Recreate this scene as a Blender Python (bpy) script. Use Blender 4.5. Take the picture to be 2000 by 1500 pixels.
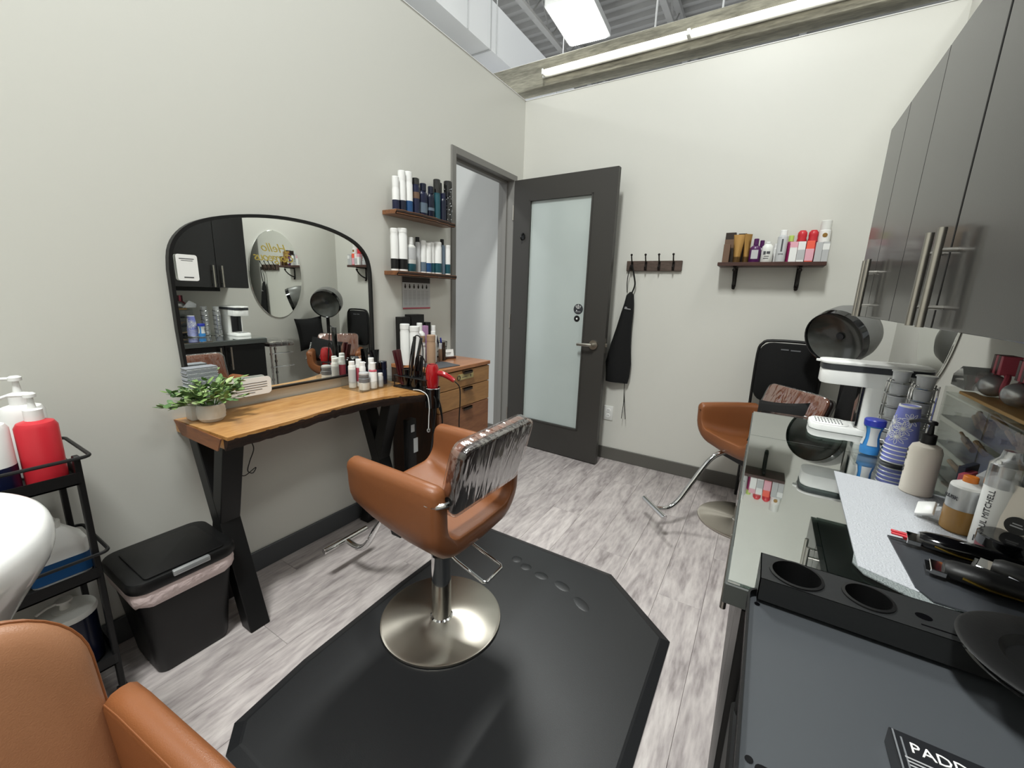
import bpy, bmesh, math, random
from math import pi, sin, cos, radians as R
from mathutils import Vector as V, Matrix
random.seed(7)
for o in list(bpy.data.objects): bpy.data.objects.remove(o)
sc = bpy.context.scene
COL = sc.collection
# ------------------------------------------------------------------ camera
cd = bpy.data.cameras.new('camera'); cam = bpy.data.objects.new('camera', cd); COL.objects.link(cam)
RT = V((0.8518042, 0.5227951, 0.0333888)); DN = V((0.1406466, -0.1668324, -0.9759024)); FW = V((-0.5046267, 0.8359738, -0.2156380))
mw = Matrix.Identity(4)
for i in range(3):
    mw[i][0] = RT[i]; mw[i][1] = -DN[i]; mw[i][2] = -FW[i]
mw.translation = (1.8456, -3.1215, 1.2911)
cam.matrix_world = mw
cd.sensor_width = 36; cd.lens = 807.81/2000*36; cd.clip_start = 0.02; cd.clip_end = 60
sc.camera = cam
# ------------------------------------------------------------------ world and light
w = bpy.data.worlds.new('hall air'); sc.world = w; w.use_nodes = True
w.node_tree.nodes['Background'].inputs[0].default_value = (0.93, 0.97, 1.0, 1)
w.node_tree.nodes['Background'].inputs[1].default_value = 0.72
sc.view_settings.view_transform = 'Standard'; sc.view_settings.look = 'None'
sc.view_settings.gamma = 1; sc.view_settings.use_curve_mapping = False
sc.view_settings.exposure = 0.05
def area(loc, sx, sy, power, color=(0.97, 1.0, 0.97)):
    l = bpy.data.lights.new('unseen_light', 'AREA'); l.shape = 'RECTANGLE'; l.size = sx; l.size_y = sy
    l.energy = power; l.color = color
    o = bpy.data.objects.new('unseen_light', l); COL.objects.link(o); o.location = loc
    return o
area((1.35, -3.85, 5.2), 0.4, 1.2, 240)
area((-0.5, 0.4, 5.2), 0.6, 1.2, 190)
area((3.6, -2.0, 5.2), 0.6, 1.2, 45)  # added fill light beyond the right wall, no fixture known there
area((-1.0, -2.3, 3.12), 0.2, 1.2, 26)  # added lamp under the duct to brighten the hallway wall, no known fixture
TUBE = 2.2; PANEL = 7.0

# ------------------------------------------------------------------ materials
def lin(c): return c/12.92 if c <= 0.04045 else ((c+0.055)/1.055)**2.4
def rgb(h):
    if not isinstance(h, str): return tuple(h)+(1,)
    h = h.lstrip('#'); return tuple(lin(int(h[i:i+2], 16)/255) for i in (0, 2, 4))+(1,)
def mat(name, col, rough=0.5, metal=0.0, bump=0.0, bscale=200, emit=0, coat=0, var=0, vscale=8, stretch=(1, 1, 1), alpha=None, trans=0, ior=1.45, spec=None, aniso=0):
    m = bpy.data.materials.new(name); m.use_nodes = True; nt = m.node_tree; b = nt.nodes['Principled BSDF']
    b.inputs['Base Color'].default_value = rgb(col); b.inputs['Roughness'].default_value = rough
    b.inputs['Metallic'].default_value = metal; b.inputs['IOR'].default_value = ior
    if coat: b.inputs['Coat Weight'].default_value = coat; b.inputs['Coat Roughness'].default_value = 0.08
    if trans: b.inputs['Transmission Weight'].default_value = trans
    if spec is not None: b.inputs['Specular IOR Level'].default_value = spec
    if emit:
        b.inputs['Emission Color'].default_value = rgb(col); b.inputs['Emission Strength'].default_value = emit
    if aniso:
        b.inputs['Anisotropic'].default_value = aniso
        t = nt.nodes.new('ShaderNodeTangent'); t.direction_type = 'RADIAL'; t.axis = 'Z'
        nt.links.new(t.outputs[0], b.inputs['Tangent'])
    tc = nt.nodes.new('ShaderNodeTexCoord')
    if var:
        mp = nt.nodes.new('ShaderNodeMapping'); mp.inputs['Scale'].default_value = stretch
        n = nt.nodes.new('ShaderNodeTexNoise'); n.inputs['Scale'].default_value = vscale; n.inputs['Detail'].default_value = 6
        r = nt.nodes.new('ShaderNodeHueSaturation'); mr = nt.nodes.new('ShaderNodeMapRange')
        mr.inputs['To Min'].default_value = 1-var; mr.inputs['To Max'].default_value = 1+var
        mr.inputs['From Min'].default_value = 0.3; mr.inputs['From Max'].default_value = 0.7
        nt.links.new(tc.outputs['Object'], mp.inputs[0]); nt.links.new(mp.outputs[0], n.inputs[0])
        nt.links.new(n.outputs[0], mr.inputs[0]); nt.links.new(mr.outputs[0], r.inputs['Value'])
        r.inputs['Color'].default_value = rgb(col); nt.links.new(r.outputs[0], b.inputs['Base Color'])
    if bump:
        n = nt.nodes.new('ShaderNodeTexNoise'); n.inputs['Scale'].default_value = bscale; n.inputs['Detail'].default_value = 3
        bp = nt.nodes.new('ShaderNodeBump'); bp.inputs['Strength'].default_value = bump; bp.inputs['Distance'].default_value = 0.01
        nt.links.new(tc.outputs['Object'], n.inputs[0]); nt.links.new(n.outputs[0], bp.inputs['Height']); nt.links.new(bp.outputs[0], b.inputs['Normal'])
    return m
def clear(name, col='#ffffff', rough=0.02, mixg=0.18, fac=0.6, bump=0, bscale=12, tint=(1, 1, 1), stretch=(1, 1, 1)):
    """thin clear plastic / glass: see-through with glossy surface"""
    m = bpy.data.materials.new(name); m.use_nodes = True; nt = m.node_tree; nt.nodes.remove(nt.nodes['Principled BSDF'])
    out = nt.nodes['Material Output']; tr = nt.nodes.new('ShaderNodeBsdfTransparent'); gl = nt.nodes.new('ShaderNodeBsdfGlossy')
    tr.inputs[0].default_value = tuple(tint)+(1,); gl.inputs[0].default_value = rgb(col); gl.inputs[1].default_value = rough
    mx = nt.nodes.new('ShaderNodeMixShader'); fr = nt.nodes.new('ShaderNodeLayerWeight'); fr.inputs[0].default_value = 0.35
    ma = nt.nodes.new('ShaderNodeMath'); ma.operation = 'ADD'; ma.inputs[1].default_value = mixg; ma.use_clamp = True
    mu = nt.nodes.new('ShaderNodeMath'); mu.operation = 'MULTIPLY'; mu.inputs[1].default_value = fac
    nt.links.new(fr.outputs['Facing'], mu.inputs[0]); nt.links.new(mu.outputs[0], ma.inputs[0]); nt.links.new(ma.outputs[0], mx.inputs[0])
    nt.links.new(tr.outputs[0], mx.inputs[1]); nt.links.new(gl.outputs[0], mx.inputs[2]); nt.links.new(mx.outputs[0], out.inputs[0])
    if bump:
        tc = nt.nodes.new('ShaderNodeTexCoord'); mp = nt.nodes.new('ShaderNodeMapping'); mp.inputs['Scale'].default_value = stretch
        n = nt.nodes.new('ShaderNodeTexNoise'); n.inputs['Scale'].default_value = bscale; n.inputs['Distortion'].default_value = 1.2
        bp = nt.nodes.new('ShaderNodeBump'); bp.inputs['Strength'].default_value = bump; bp.inputs['Distance'].default_value = 0.02
        nt.links.new(tc.outputs['Object'], mp.inputs[0]); nt.links.new(mp.outputs[0], n.inputs[0]); nt.links.new(n.outputs[0], bp.inputs['Height'])
        nt.links.new(bp.outputs[0], gl.inputs['Normal']); nt.links.new(bp.outputs[0], fr.inputs['Normal'])
    return m
def wood(name, cols, scale=3.0, along='Y', rough=0.45, contrast=(0.3, 0.7), rnd=0.0, dist=1.2, fine=0.35, coat=0, bump=0.08, sx=7):
    m = bpy.data.materials.new(name); m.use_nodes = True; nt = m.node_tree; b = nt.nodes['Principled BSDF']; L = nt.links.new
    tc = nt.nodes.new('ShaderNodeTexCoord'); mp = nt.nodes.new('ShaderNodeMapping')
    s = {'X': (1, sx, sx), 'Y': (sx, 1, sx), 'Z': (sx, sx, 1)}[along]; mp.inputs['Scale'].default_value = s
    oi = nt.nodes.new('ShaderNodeObjectInfo'); vm = nt.nodes.new('ShaderNodeVectorMath'); vm.operation = 'MULTIPLY_ADD'
    cb = nt.nodes.new('ShaderNodeCombineXYZ')
    for i in range(3): L(oi.outputs['Random'], cb.inputs[i])
    vm.inputs[1].default_value = (37, 91, 53)
    L(cb.outputs[0], vm.inputs[0]); L(tc.outputs['Object'], vm.inputs[2]); L(vm.outputs[0], mp.inputs[0])
    n = nt.nodes.new('ShaderNodeTexNoise'); n.inputs['Scale'].default_value = scale; n.inputs['Detail'].default_value = 8; n.inputs['Distortion'].default_value = dist; n.inputs['Roughness'].default_value = 0.6
    L(mp.outputs[0], n.inputs[0])
    n2 = nt.nodes.new('ShaderNodeTexNoise'); n2.inputs['Scale'].default_value = scale*9; n2.inputs['Detail'].default_value = 4
    L(mp.outputs[0], n2.inputs[0])
    mx = nt.nodes.new('ShaderNodeMix'); mx.inputs[0].default_value = fine; L(n.outputs[0], mx.inputs[2]); L(n2.outputs[0], mx.inputs[3])
    cr = nt.nodes.new('ShaderNodeValToRGB'); cr.color_ramp.elements[0].position = contrast[0]; cr.color_ramp.elements[1].position = contrast[1]
    cr.color_ramp.elements[0].color = rgb(cols[0]); cr.color_ramp.elements[1].color = rgb(cols[-1])
    for i, c in enumerate(cols[1:-1]):
        e = cr.color_ramp.elements.new(contrast[0]+(contrast[1]-contrast[0])*(i+1)/(len(cols)-1)); e.color = rgb(c)
    L(mx.outputs[0], cr.inputs[0]); last = cr.outputs[0]
    if rnd:
        hs = nt.nodes.new('ShaderNodeHueSaturation'); mr = nt.nodes.new('ShaderNodeMapRange'); mr.inputs['To Min'].default_value = 1-rnd; mr.inputs['To Max'].default_value = 1+rnd
        L(oi.outputs['Random'], mr.inputs[0]); L(mr.outputs[0], hs.inputs['Value']); L(last, hs.inputs['Color']); last = hs.outputs[0]
    L(last, b.inputs['Base Color']); b.inputs['Roughness'].default_value = rough
    if coat: b.inputs['Coat Weight'].default_value = coat; b.inputs['Coat Roughness'].default_value = 0.12
    bp = nt.nodes.new('ShaderNodeBump'); bp.inputs['Strength'].default_value = bump; bp.inputs['Distance'].default_value = 0.004
    L(mx.outputs[0], bp.inputs['Height']); L(bp.outputs[0], b.inputs['Normal'])
    return m
M = dict(
 wall=mat('painted wall', '#d0cfc8', 0.38, bump=0.015, bscale=90),
 hallwall=mat('hall wall grey', '#c0c1bf', 0.6, bump=0.05, bscale=160),
 base=mat('rubber baseboard', '#5c5a55', 0.5),
 based=mat('dark baseboard', '#494b4e', 0.5),
 frame=mat('door frame paint', '#7d7b77', 0.4),
 door=mat('door paint', '#3b3936', 0.42, bump=0.03),
 frost=mat('frosted glass', '#b9c2bf', 0.16, coat=0.4, var=0.03, vscale=2),
 steel=mat('satin steel', '#b6b2aa', 0.3, 1.0),
 chrome=mat('chrome', '#d8d8d8', 0.07, 1.0),
 brushed=mat('brushed steel disc', '#c9c3b8', 0.32, 1.0, aniso=0.9),
 blackm=mat('black metal', '#0c0c0d', 0.45),
 blackp=mat('black plastic', '#0a0a0b', 0.45, bump=0.03, bscale=300),
 blackg=mat('gloss black', '#08080a', 0.1, coat=0.6),
 fabric=mat('black fabric', '#070708', 0.85, bump=0.25, bscale=400),
 bracket=mat('bracket iron', '#17100e', 0.5, 0.4),
 leather=mat('tan leather', '#83502f', 0.36, bump=0.10, bscale=500, var=0.04, vscale=5),
 leather2=mat('tan leather worn', '#96694b', 0.4, bump=0.10, bscale=450, var=0.04, vscale=4),
 darkvinyl=mat('dark vinyl', '#241816', 0.3),
 browncover=mat('brown vinyl', '#7c4a34', 0.35),
 plastic=clear('clear plastic cover', rough=0.08, mixg=0.10, bump=0.55, bscale=5, stretch=(1, 4, 0.8)),
 acryl=clear('clear acrylic', rough=0.22, mixg=0.05, fac=0.2, tint=(0.93, 0.94, 0.93)),
 glass=clear('counter glass', rough=0.015, mixg=0.30, tint=(0.60, 0.70, 0.66)),
 smoke=mat('smoked visor', '#474946', 0.16, coat=0.3),
 mirror=mat('mirror glass', '#f2f4f1', 0.008, 1.0),
 mat=mat('black foam mat', '#191a1c', 0.40, bump=0.08, bscale=500),
 cab=mat('black cabinet laminate satin', '#1d1c1c', 0.34, bump=0.02, bscale=400, coat=0.35),
 cabdark=mat('black cabinet laminate', '#0b0b0b', 0.4),
 counter=mat('grey counter laminate', '#454846', 0.5),
 ceram=mat('white ceramic', '#eeeeec', 0.14, coat=0.4),
 white=mat('white plastic', '#e9e9e7', 0.35),
 white2=mat('off white plastic', '#dcdcd8', 0.4),
 paper=mat('white paper', '#ececea', 0.7),
 print=mat('print ink', '#4b4b4e', 0.7),
 printl=mat('pale print', '#9a9a9c', 0.7),
 lit=mat('tube glow', '#fffdf2', 0.5, emit=TUBE), panel=mat('panel glow', '#ffffff', 0.5, emit=PANEL),
 bag=mat('bin liner', '#e3cfcd', 0.35, bump=0.9, bscale=25, var=0.12, vscale=20),
 desk=wood('honey live edge wood', ['#855428', '#b37f47', '#cb9a60', '#dfb780'], 2.2, 'Y', 0.3, (0.28, 0.74), coat=0.35),
 bark=wood('dark bark edge', ['#130c08', '#2c1b11', '#4a2d1a'], 8, 'Y', 0.7, (0.3, 0.7), bump=0.6),
 deskend=wood('desk end grain', ['#5d351b', '#7c4a28', '#8f5a33'], 3, 'X', 0.45),
 drawer1=wood('drawer wood pale', ['#8a6541', '#a5794c', '#b88a58'], 2, 'Y', 0.45, rnd=0.16),
 drawer2=wood('drawer wood brown', ['#6e4730', '#86593d', '#986a48'], 2, 'Y', 0.45, rnd=0.12),
 chest=wood('chest side shaded dark wood', ['#2a1a11', '#3b2517', '#4c301e'], 2, 'Z', 0.45),  # dark brown wood, with the shade on the chest side put into its colour
 cheststop=wood('chest top wood', ['#8a5430', '#a56b40', '#b97e4e'], 2.2, 'Y', 0.3, coat=0.3),
 shelfw=wood('live edge shelf wood', ['#4f2f1c', '#7b4f2f', '#93643c'], 4, 'Y', 0.4, coat=0.2),
 shelfd=wood('dark stained shelf wood', ['#2a1814', '#41251e', '#54342a'], 3, 'X', 0.4),
 rack=wood('rack wood', ['#2f241e', '#4d3d34', '#63514a'], 6, 'X', 0.6),
 plank=wood('grey oak plank', ['#827a79', '#9d9594', '#b0a8a6', '#bfb8b5'], 1.5, 'Y', 0.42, (0.34, 0.63), rnd=0.06, dist=2.4, fine=0.38, bump=0.06, sx=5.5),
 beam=wood('weathered beam wood', ['#4d4b42', '#6f6c60', '#8b887a', '#a09c8a'], 1.8, 'X', 0.75, (0.3, 0.7), bump=0.3),
 duct=mat('white duct', '#e2e3e4', 0.5), deck=mat('ceiling deck', '#9b9a97', 0.55),
 pot=mat('white ribbed pot', '#d9d9d4', 0.55), leaf=mat('leaf green', '#7f9b5c', 0.5, var=0.25, vscale=30), leafd=mat('leaf dark', '#557645', 0.5, var=0.2, vscale=30), leafl=mat('leaf pale', '#b5c88e', 0.5),
 navy=mat('navy', '#141a38', 0.3), navy2=mat('dark navy', '#10162b', 0.3), blue=mat('blue', '#1f4a78', 0.4), teal=mat('teal', '#1d4d58', 0.35), slate=mat('slate blue', '#60707f', 0.35),
 red=mat('red gloss', '#a3141c', 0.15, coat=0.6), redp=mat('red plastic', '#c42a35', 0.35), maroon=mat('maroon', '#3a0c12', 0.3), wine=mat('wine', '#7a1a2c', 0.3), coral=mat('coral', '#f0604a', 0.4), pink=mat('pink', '#e2a9b6', 0.4), rose=mat('rose label', '#b04a5a', 0.4),
 lilac=mat('lilac', '#b78bb5', 0.4), purple=mat('purple', '#4b1550', 0.3), gold=mat('gold foil', '#a9824a', 0.25, 0.7), goldd=mat('dark gold', '#5e4524', 0.3, 0.5), brown=mat('brown print', '#6b5240', 0.45), dkbrown=mat('dark brown', '#2c2018', 0.4),
 tan=mat('tan', '#a88a70', 0.45), magenta=mat('magenta', '#8b1e55', 0.3), lime=mat('lime', '#b7cf6a', 0.4), orange=mat('orange', '#d87a2a', 0.4), cyan=mat('cyan blue', '#2f78b8', 0.35), cobalt=mat('cobalt', '#26329a', 0.3), peri=mat('periwinkle', '#7f86cf', 0.5),
 silver=mat('silver', '#b9bbbd', 0.3, 0.6), grey=mat('mid grey', '#6d6f72', 0.45), lgrey=mat('light grey', '#b9babb', 0.4), dgrey=mat('dark grey', '#34363a', 0.45), hood=mat('hood grey', '#6a6a68', 0.35), cream=mat('cream lotion', '#dcd4c8', 0.35),
 brass=mat('brass', '#b09142', 0.2, 1.0), slatemat=mat('slate heat mat', '#4a4c50', 0.6), wipe=mat('amber fill', '#94703c', 0.3), bamboo=mat('bamboo', '#b08a52', 0.5), sand=mat('tan cards', '#8c7256', 0.6, var=0.2, vscale=40, stretch=(1, 1, 10)), khaki=mat('khaki tag', '#b7a876', 0.6), goldtext=mat('gold script', '#c8b25c', 0.35, 0.5), pouch=mat('grey white towel', '#b4b6bb', 0.9, bump=0.5, bscale=300), bubble=mat('grey textured liner', '#8d9494', 0.5, bump=0.8, bscale=350), cotton=mat('grey cotton', '#8f9298', 0.9),
)
# ------------------------------------------------------------------ mesh helpers
def nb(): return bmesh.new()
def box(bm, a, b, bev=0, seg=1):
    a = V(a); b = V(b); r = bmesh.ops.create_cube(bm, size=1); vs = r['verts']
    for v in vs: v.co = V((a[i]+(v.co[i]+0.5)*(b[i]-a[i]) for i in range(3)))
    if bev:
        es = list({e for v in vs for e in v.link_edges}); bmesh.ops.bevel(bm, geom=es, offset=bev, segments=seg, affect='EDGES', profile=0.5)
    return bm
def lathe(bm, prof, seg=20, c=(0, 0, 0), sx=1, sy=1, axis='Z', cap=True):
    rings = []
    for r, z in prof:
        ring = []
        for i in range(seg):
            a = 2*pi*i/seg; p = V((r*cos(a)*sx, r*sin(a)*sy, z))
            if axis == 'X': p = V((p.z, p.x, p.y))
            if axis == 'Y': p = V((p.y, p.z, p.x))
            ring.append(bm.verts.new(p+V(c)))
        rings.append(ring)
    for a, b in zip(rings, rings[1:]):
        for i in range(seg): bm.faces.new((a[i], a[(i+1) % seg], b[(i+1) % seg], b[i]))
    if cap:
        bm.faces.new(list(reversed(rings[0]))); bm.faces.new(rings[-1])
    return bm
def smooth_path(pts, n=6):
    pts = [V(p) for p in pts]; out = []
    P = [pts[0]]+pts+[pts[-1]]
    for i in range(1, len(P)-2):
        for k in range(n):
            t = k/n; a, b, c, d = P[i-1], P[i], P[i+1], P[i+2]
            out.append(0.5*((2*b)+(c-a)*t+(2*a-5*b+4*c-d)*t*t+(3*b-a-3*c+d)*t**3))
    out.append(pts[-1]); return out
def tube(bm, pts, r, seg=10, close=False, smooth=0, rz=1.0):
    pts = smooth_path(pts, smooth) if smooth else [V(p) for p in pts]
    n = len(pts); rings = []; up = None
    for i, p in enumerate(pts):
        if close: t = pts[(i+1) % n]-pts[i-1]
        else: t = pts[min(i+1, n-1)]-pts[max(i-1, 0)]
        t.normalize()
        if up is None:
            up = V((0, 0, 1)) if abs(t.z) < 0.9 else V((1, 0, 0))
        s = t.cross(up); s.normalize(); up = s.cross(t); up.normalize()
        rr = r(i/(n-1)) if callable(r) else r
        rings.append([bm.verts.new(p+s*rr*cos(2*pi*k/seg)+up*rr*rz*sin(2*pi*k/seg)) for k in range(seg)])
    prs = list(zip(rings, rings[1:]))+([(rings[-1], rings[0])] if close else [])
    for a, b in prs:
        for k in range(seg): bm.faces.new((a[k], a[(k+1) % seg], b[(k+1) % seg], b[k]))
    if not close: bm.faces.new(list(reversed(rings[0]))); bm.faces.new(rings[-1])
    return bm
def prism(bm, poly, h0, h1, plane='XY', bev=0):
    """poly of 2D points extruded between h0 and h1 along the third axis"""
    def m(p, h):
        if plane == 'XY': return V((p[0], p[1], h))
        if plane == 'YZ': return V((h, p[0], p[1]))
        return V((p[0], h, p[1]))
    a = [bm.verts.new(m(p, h0)) for p in poly]; b = [bm.verts.new(m(p, h1)) for p in poly]; n = len(poly)
    f = [bm.faces.new(a), bm.faces.new(b)]
    for i in range(n): f.append(bm.faces.new((a[i], a[(i+1) % n], b[(i+1) % n], b[i])))
    bmesh.ops.recalc_face_normals(bm, faces=f)
    if bev:
        es = list({e for ff in f[:2] for e in ff.edges}); bmesh.ops.bevel(bm, geom=es, offset=bev, segments=2, affect='EDGES', profile=0.5)
    return bm
def sphere(bm, c, r, s=(1, 1, 1), u=14, v=9):
    rr = bmesh.ops.create_uvsphere(bm, u_segments=u, v_segments=v, radius=r)
    for x in rr['verts']: x.co = V((x.co.x*s[0], x.co.y*s[1], x.co.z*s[2]))+V(c)
    return bm
def loft(bm, loops, cap=True):
    rs = [[bm.verts.new(p) for p in l] for l in loops]
    n = len(rs[0]); fs = []
    for a, b in zip(rs, rs[1:]):
        for i in range(n): fs.append(bm.faces.new((a[i], a[(i+1) % n], b[(i+1) % n], b[i])))
    if cap: fs.append(bm.faces.new(list(reversed(rs[0])))); fs.append(bm.faces.new(rs[-1]))
    bmesh.ops.recalc_face_normals(bm, faces=fs)
    return bm
def xf(bm, m, verts=None):
    for v in (verts or bm.verts): v.co = m @ v.co
    return bm
def obj(name, bm, m, parent=None, smooth=35, label=None, loc=None, sub=0):
    me = bpy.data.meshes.new(name); bmesh.ops.recalc_face_normals(bm, faces=bm.faces[:]); bm.to_mesh(me); bm.free()
    if smooth:
        for p in me.polygons: p.use_smooth = True
        try: me.set_sharp_from_angle(angle=R(smooth))
        except Exception: pass
    me.materials.append(M[m] if isinstance(m, str) else m)
    o = bpy.data.objects.new(name, me); COL.objects.link(o)
    if parent: o.parent = parent
    if label: o['label'] = label
    if loc: o.location = loc
    if sub:
        s = o.modifiers.new('sub', 'SUBSURF'); s.levels = sub; s.render_levels = sub
    return o
def thing(name, label, cat, loc=(0, 0, 0), rz=0, group=None):
    o = bpy.data.objects.new(name, None); COL.objects.link(o); o.location = loc; o.rotation_euler = (0, 0, rz)
    o.empty_display_size = 0.05
    o['label'] = label; o['category'] = cat
    if group: o['group'] = group
    return o
def tag(o, label, cat, group=None):
    o['label'] = label; o['category'] = cat
    if group: o['group'] = group
    return o
def struct(name, bm, m, parent=None, **k):
    o = obj(name, bm, m, parent, **k)
    if not parent: o['kind'] = 'structure'
    return o
def text(name, s, size, m, parent, mtx, ext=0.0004, shear=0, space=1):
    c = bpy.data.curves.new(name, 'FONT'); c.body = s; c.size = size; c.align_x = 'CENTER'; c.align_y = 'CENTER'; c.extrude = ext; c.shear = shear; c.space_character = space
    c.resolution_u = 2
    t = bpy.data.objects.new(name, c); COL.objects.link(t)
    bpy.context.view_layer.update()
    me = bpy.data.meshes.new_from_object(t.evaluated_get(bpy.context.evaluated_depsgraph_get())); bpy.data.objects.remove(t)
    me.materials.clear(); me.materials.append(M[m]); me.transform(mtx)
    o = bpy.data.objects.new(name, me); COL.objects.link(o); o.parent = parent; return o
def basis(loc, right, up):
    r = V(right).normalized(); u = V(up).normalized(); n = r.cross(u); m = Matrix.Identity(4)
    for i in range(3): m[i][0] = r[i]; m[i][1] = u[i]; m[i][2] = n[i]; m[i][3] = loc[i]
    return m
def lines(bm, m, rows, th=0.0003):
    """rows of flat print: (x0, x1, y, height) in the plane of matrix m"""
    for x0, x1, y, h in rows:
        b = bmesh.new(); box(b, (x0, y, 0), (x1, y+h, th)); b.transform(m)
        me = bpy.data.meshes.new('t'); b.to_mesh(me); bm.from_mesh(me); b.free(); bpy.data.meshes.remove(me)
    return bm
def rrect(w, h, r, n=5, cx=0, cy=0):
    p = []
    for (x, y, a0) in ((w/2-r, h/2-r, 0), (-w/2+r, h/2-r, 90), (-w/2+r, -h/2+r, 180), (w/2-r, -h/2+r, 270)):
        for k in range(n+1):
            a = R(a0+90*k/n); p.append((cx+x+r*cos(a), cy+y+r*sin(a)))
    return p
W = 2.467; H = 2.75
# ------------------------------------------------------------------ structure
bm = nb()
box(bm, (-0.125, -4.5, 0), (0, -0.90, H)); box(bm, (-0.125, -0.90, 2.18), (0, -0.12, H)); box(bm, (-0.125, -0.12, 0), (0, 0, H))
struct('wall_left', bm, 'wall', smooth=0)
bm = nb(); box(bm, (-0.125, 0.0, 0), (W+0.12, 0.12, H)); struct('wall_far', bm, 'wall', smooth=0)
bm = nb(); box(bm, (W, -4.5, 0), (W+0.12, 0, H)); struct('wall_right', bm, 'wall', smooth=0)
bm = nb(); box(bm, (-0.125, -4.62, 0), (W+0.12, -4.5, H)); struct('wall_back', bm, 'wall', smooth=0)
bm = nb(); box(bm, (-3.0, -0.08, 0), (-0.125, 0.04, H)); struct('wall_hallway', bm, 'hallwall', smooth=0)
# metal cap trim on the two wall tops
bm = nb(); box(bm, (-0.13, -4.5, H), (0.004, 0.124, H+0.004)); struct('trim_1', bm, 'white', smooth=0)
bm = nb(); box(bm, (0.004, -0.004, H), (W+0.12, 0.124, H+0.004)); struct('trim_2', bm, 'white', smooth=0)
# floor: screed and planks
fl = bpy.data.objects.new('floor', None); COL.objects.link(fl); fl['kind'] = 'structure'
bm = nb(); box(bm, (-3.0, -4.6, -0.08), (W+0.1, 0.1, -0.006)); obj('subfloor', bm, 'dgrey', fl, smooth=0)
PW, PL = 0.1, 1.22
PW = 0.182
x = -0.95; k = 0; pm = {}
while x < W-0.02:
    off = [0.12, 0.75, 0.38, 1.02, 0.55][k % 5]; y = -4.5-off; k += 1
    while y < -0.001:
        a = max(y, -4.5); b = min(y+PL, -0.001); x1 = min(x+PW, W-0.001)
        if b-a > 0.03:
            key = (round(b-a, 3), round(x1-x, 3))
            if key not in pm:
                bm = nb(); box(bm, (0.0004, 0.0004, -0.006), (key[1]-0.0004, key[0]-0.0004, 0), 0.0008)
                o = obj('plank', bm, 'plank', fl, smooth=0); pm[key] = o
            else:
                o = pm[key].copy(); COL.objects.link(o)
            o.location = (x, a, 0)
        y += PL
    x += PW
# baseboards
bm = nb(); box(bm, (0.0, -4.5, 0), (0.012, -0.903, 0.1), 0.003); struct('baseboard_left', bm, 'based')
bm = nb(); box(bm, (0.013, -0.012, 0), (W, 0.0, 0.1), 0.003); struct('baseboard_far', bm, 'base')
bm = nb(); box(bm, (W-0.012, -1.13, 0), (W, -0.013, 0.1), 0.003); struct('baseboard_right', bm, 'base')
bm = nb(); box(bm, (-3.0, -0.092, 0), (-0.135, -0.08, 0.1), 0.003); struct('baseboard_hallway', bm, 'base')
# door frame (hollow metal) and door leaf
fr = bpy.data.objects.new('door_1', None); COL.objects.link(fr); fr['kind'] = 'structure'
bm = nb(); box(bm, (-0.135, -0.905, 0), (0.012, -0.862, 2.185), 0.002); box(bm, (-0.085, -0.864, 0), (-0.05, -0.848, 2.13), 0.001); obj('frame_jamb', bm, 'frame', fr)
bm = nb(); box(bm, (-0.135, -0.148, 0), (0.012, -0.105, 2.185), 0.002); box(bm, (-0.085, -0.162, 0), (-0.05, -0.146, 2.13), 0.001); obj('frame_jamb', bm, 'frame', fr)
bm = nb(); box(bm, (-0.135, -0.862, 2.142), (0.012, -0.148, 2.185), 0.002); box(bm, (-0.085, -0.848, 2.125), (-0.05, -0.162, 2.143), 0.001); obj('frame_head', bm, 'frame', fr)
DW = 0.842; DH = 2.134; TH = 0.044
dl = bpy.data.objects.new('door_leaf', None); COL.objects.link(dl); dl.parent = fr; dl.location = (0.016, -0.152, 0.008)
ang = math.atan2(-0.044, 0.84); dl.rotation_euler = (0, 0, ang)
# leaf local: x along width, y thickness 0..TH toward the far wall, room face at y=0
gx0, gx1, gz0, gz1 = 0.142, 0.672, 0.235, 1.985
bm = nb()
box(bm, (0, 0, 0), (gx0, TH, DH)); box(bm, (gx1, 0, 0), (DW, TH, DH)); box(bm, (gx0, 0, 0), (gx1, TH, gz0)); box(bm, (gx0, 0, gz1), (gx1, TH, DH))
for a, b in (((gx0, -0.004, gz0), (gx0+0.012, TH+0.004, gz1)), ((gx1-0.012, -0.004, gz0), (gx1, TH+0.004, gz1)), ((gx0, -0.004, gz0), (gx1, TH+0.004, gz0+0.012)), ((gx0, -0.004, gz1-0.012), (gx1, TH+0.004, gz1))): box(bm, a, b)
obj('leaf_frame', bm, 'door', dl, smooth=0)
bm = nb(); box(bm, (gx0+0.01, 0.018, gz0+0.01), (gx1-0.01, 0.026, gz1-0.01)); obj('glass_pane', bm, 'frost', dl, smooth=0, label='frosted glass pane')
bm = nb()
lathe(bm, [(0.034, -0.014), (0.036, -0.004), (0.036, 0.0)], 24, (DW-0.085, 0, 0.925), axis='Y')
lathe(bm, [(0.012, -0.05), (0.012, 0.0)], 14, (DW-0.085, 0, 0.925), axis='Y')
tube(bm, [(DW-0.085, -0.048, 0.925), (DW-0.12, -0.052, 0.925), (DW-0.20, -0.046, 0.922)], 0.009, 10, rz=1.2)
box(bm, (DW-0.001, 0.010, 0.87), (DW+0.003, 0.034, 0.98)); box(bm, (DW, 0.014, 0.915), (DW+0.012, 0.03, 0.94), 0.003)
obj('lever_handle', bm, 'steel', dl, label='satin steel lever handle')
bm = nb(); lathe(bm, [(0.016, -0.006), (0.018, 0)], 16, (0.098, 0, 1.715), axis='Y', sx=1.5); tube(bm, [(0.098, -0.004, 1.74), (0.098, -0.03, 1.72), (0.098, -0.034, 1.70), (0.098, -0.016, 1.69)], 0.006, 8, smooth=4)
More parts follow.
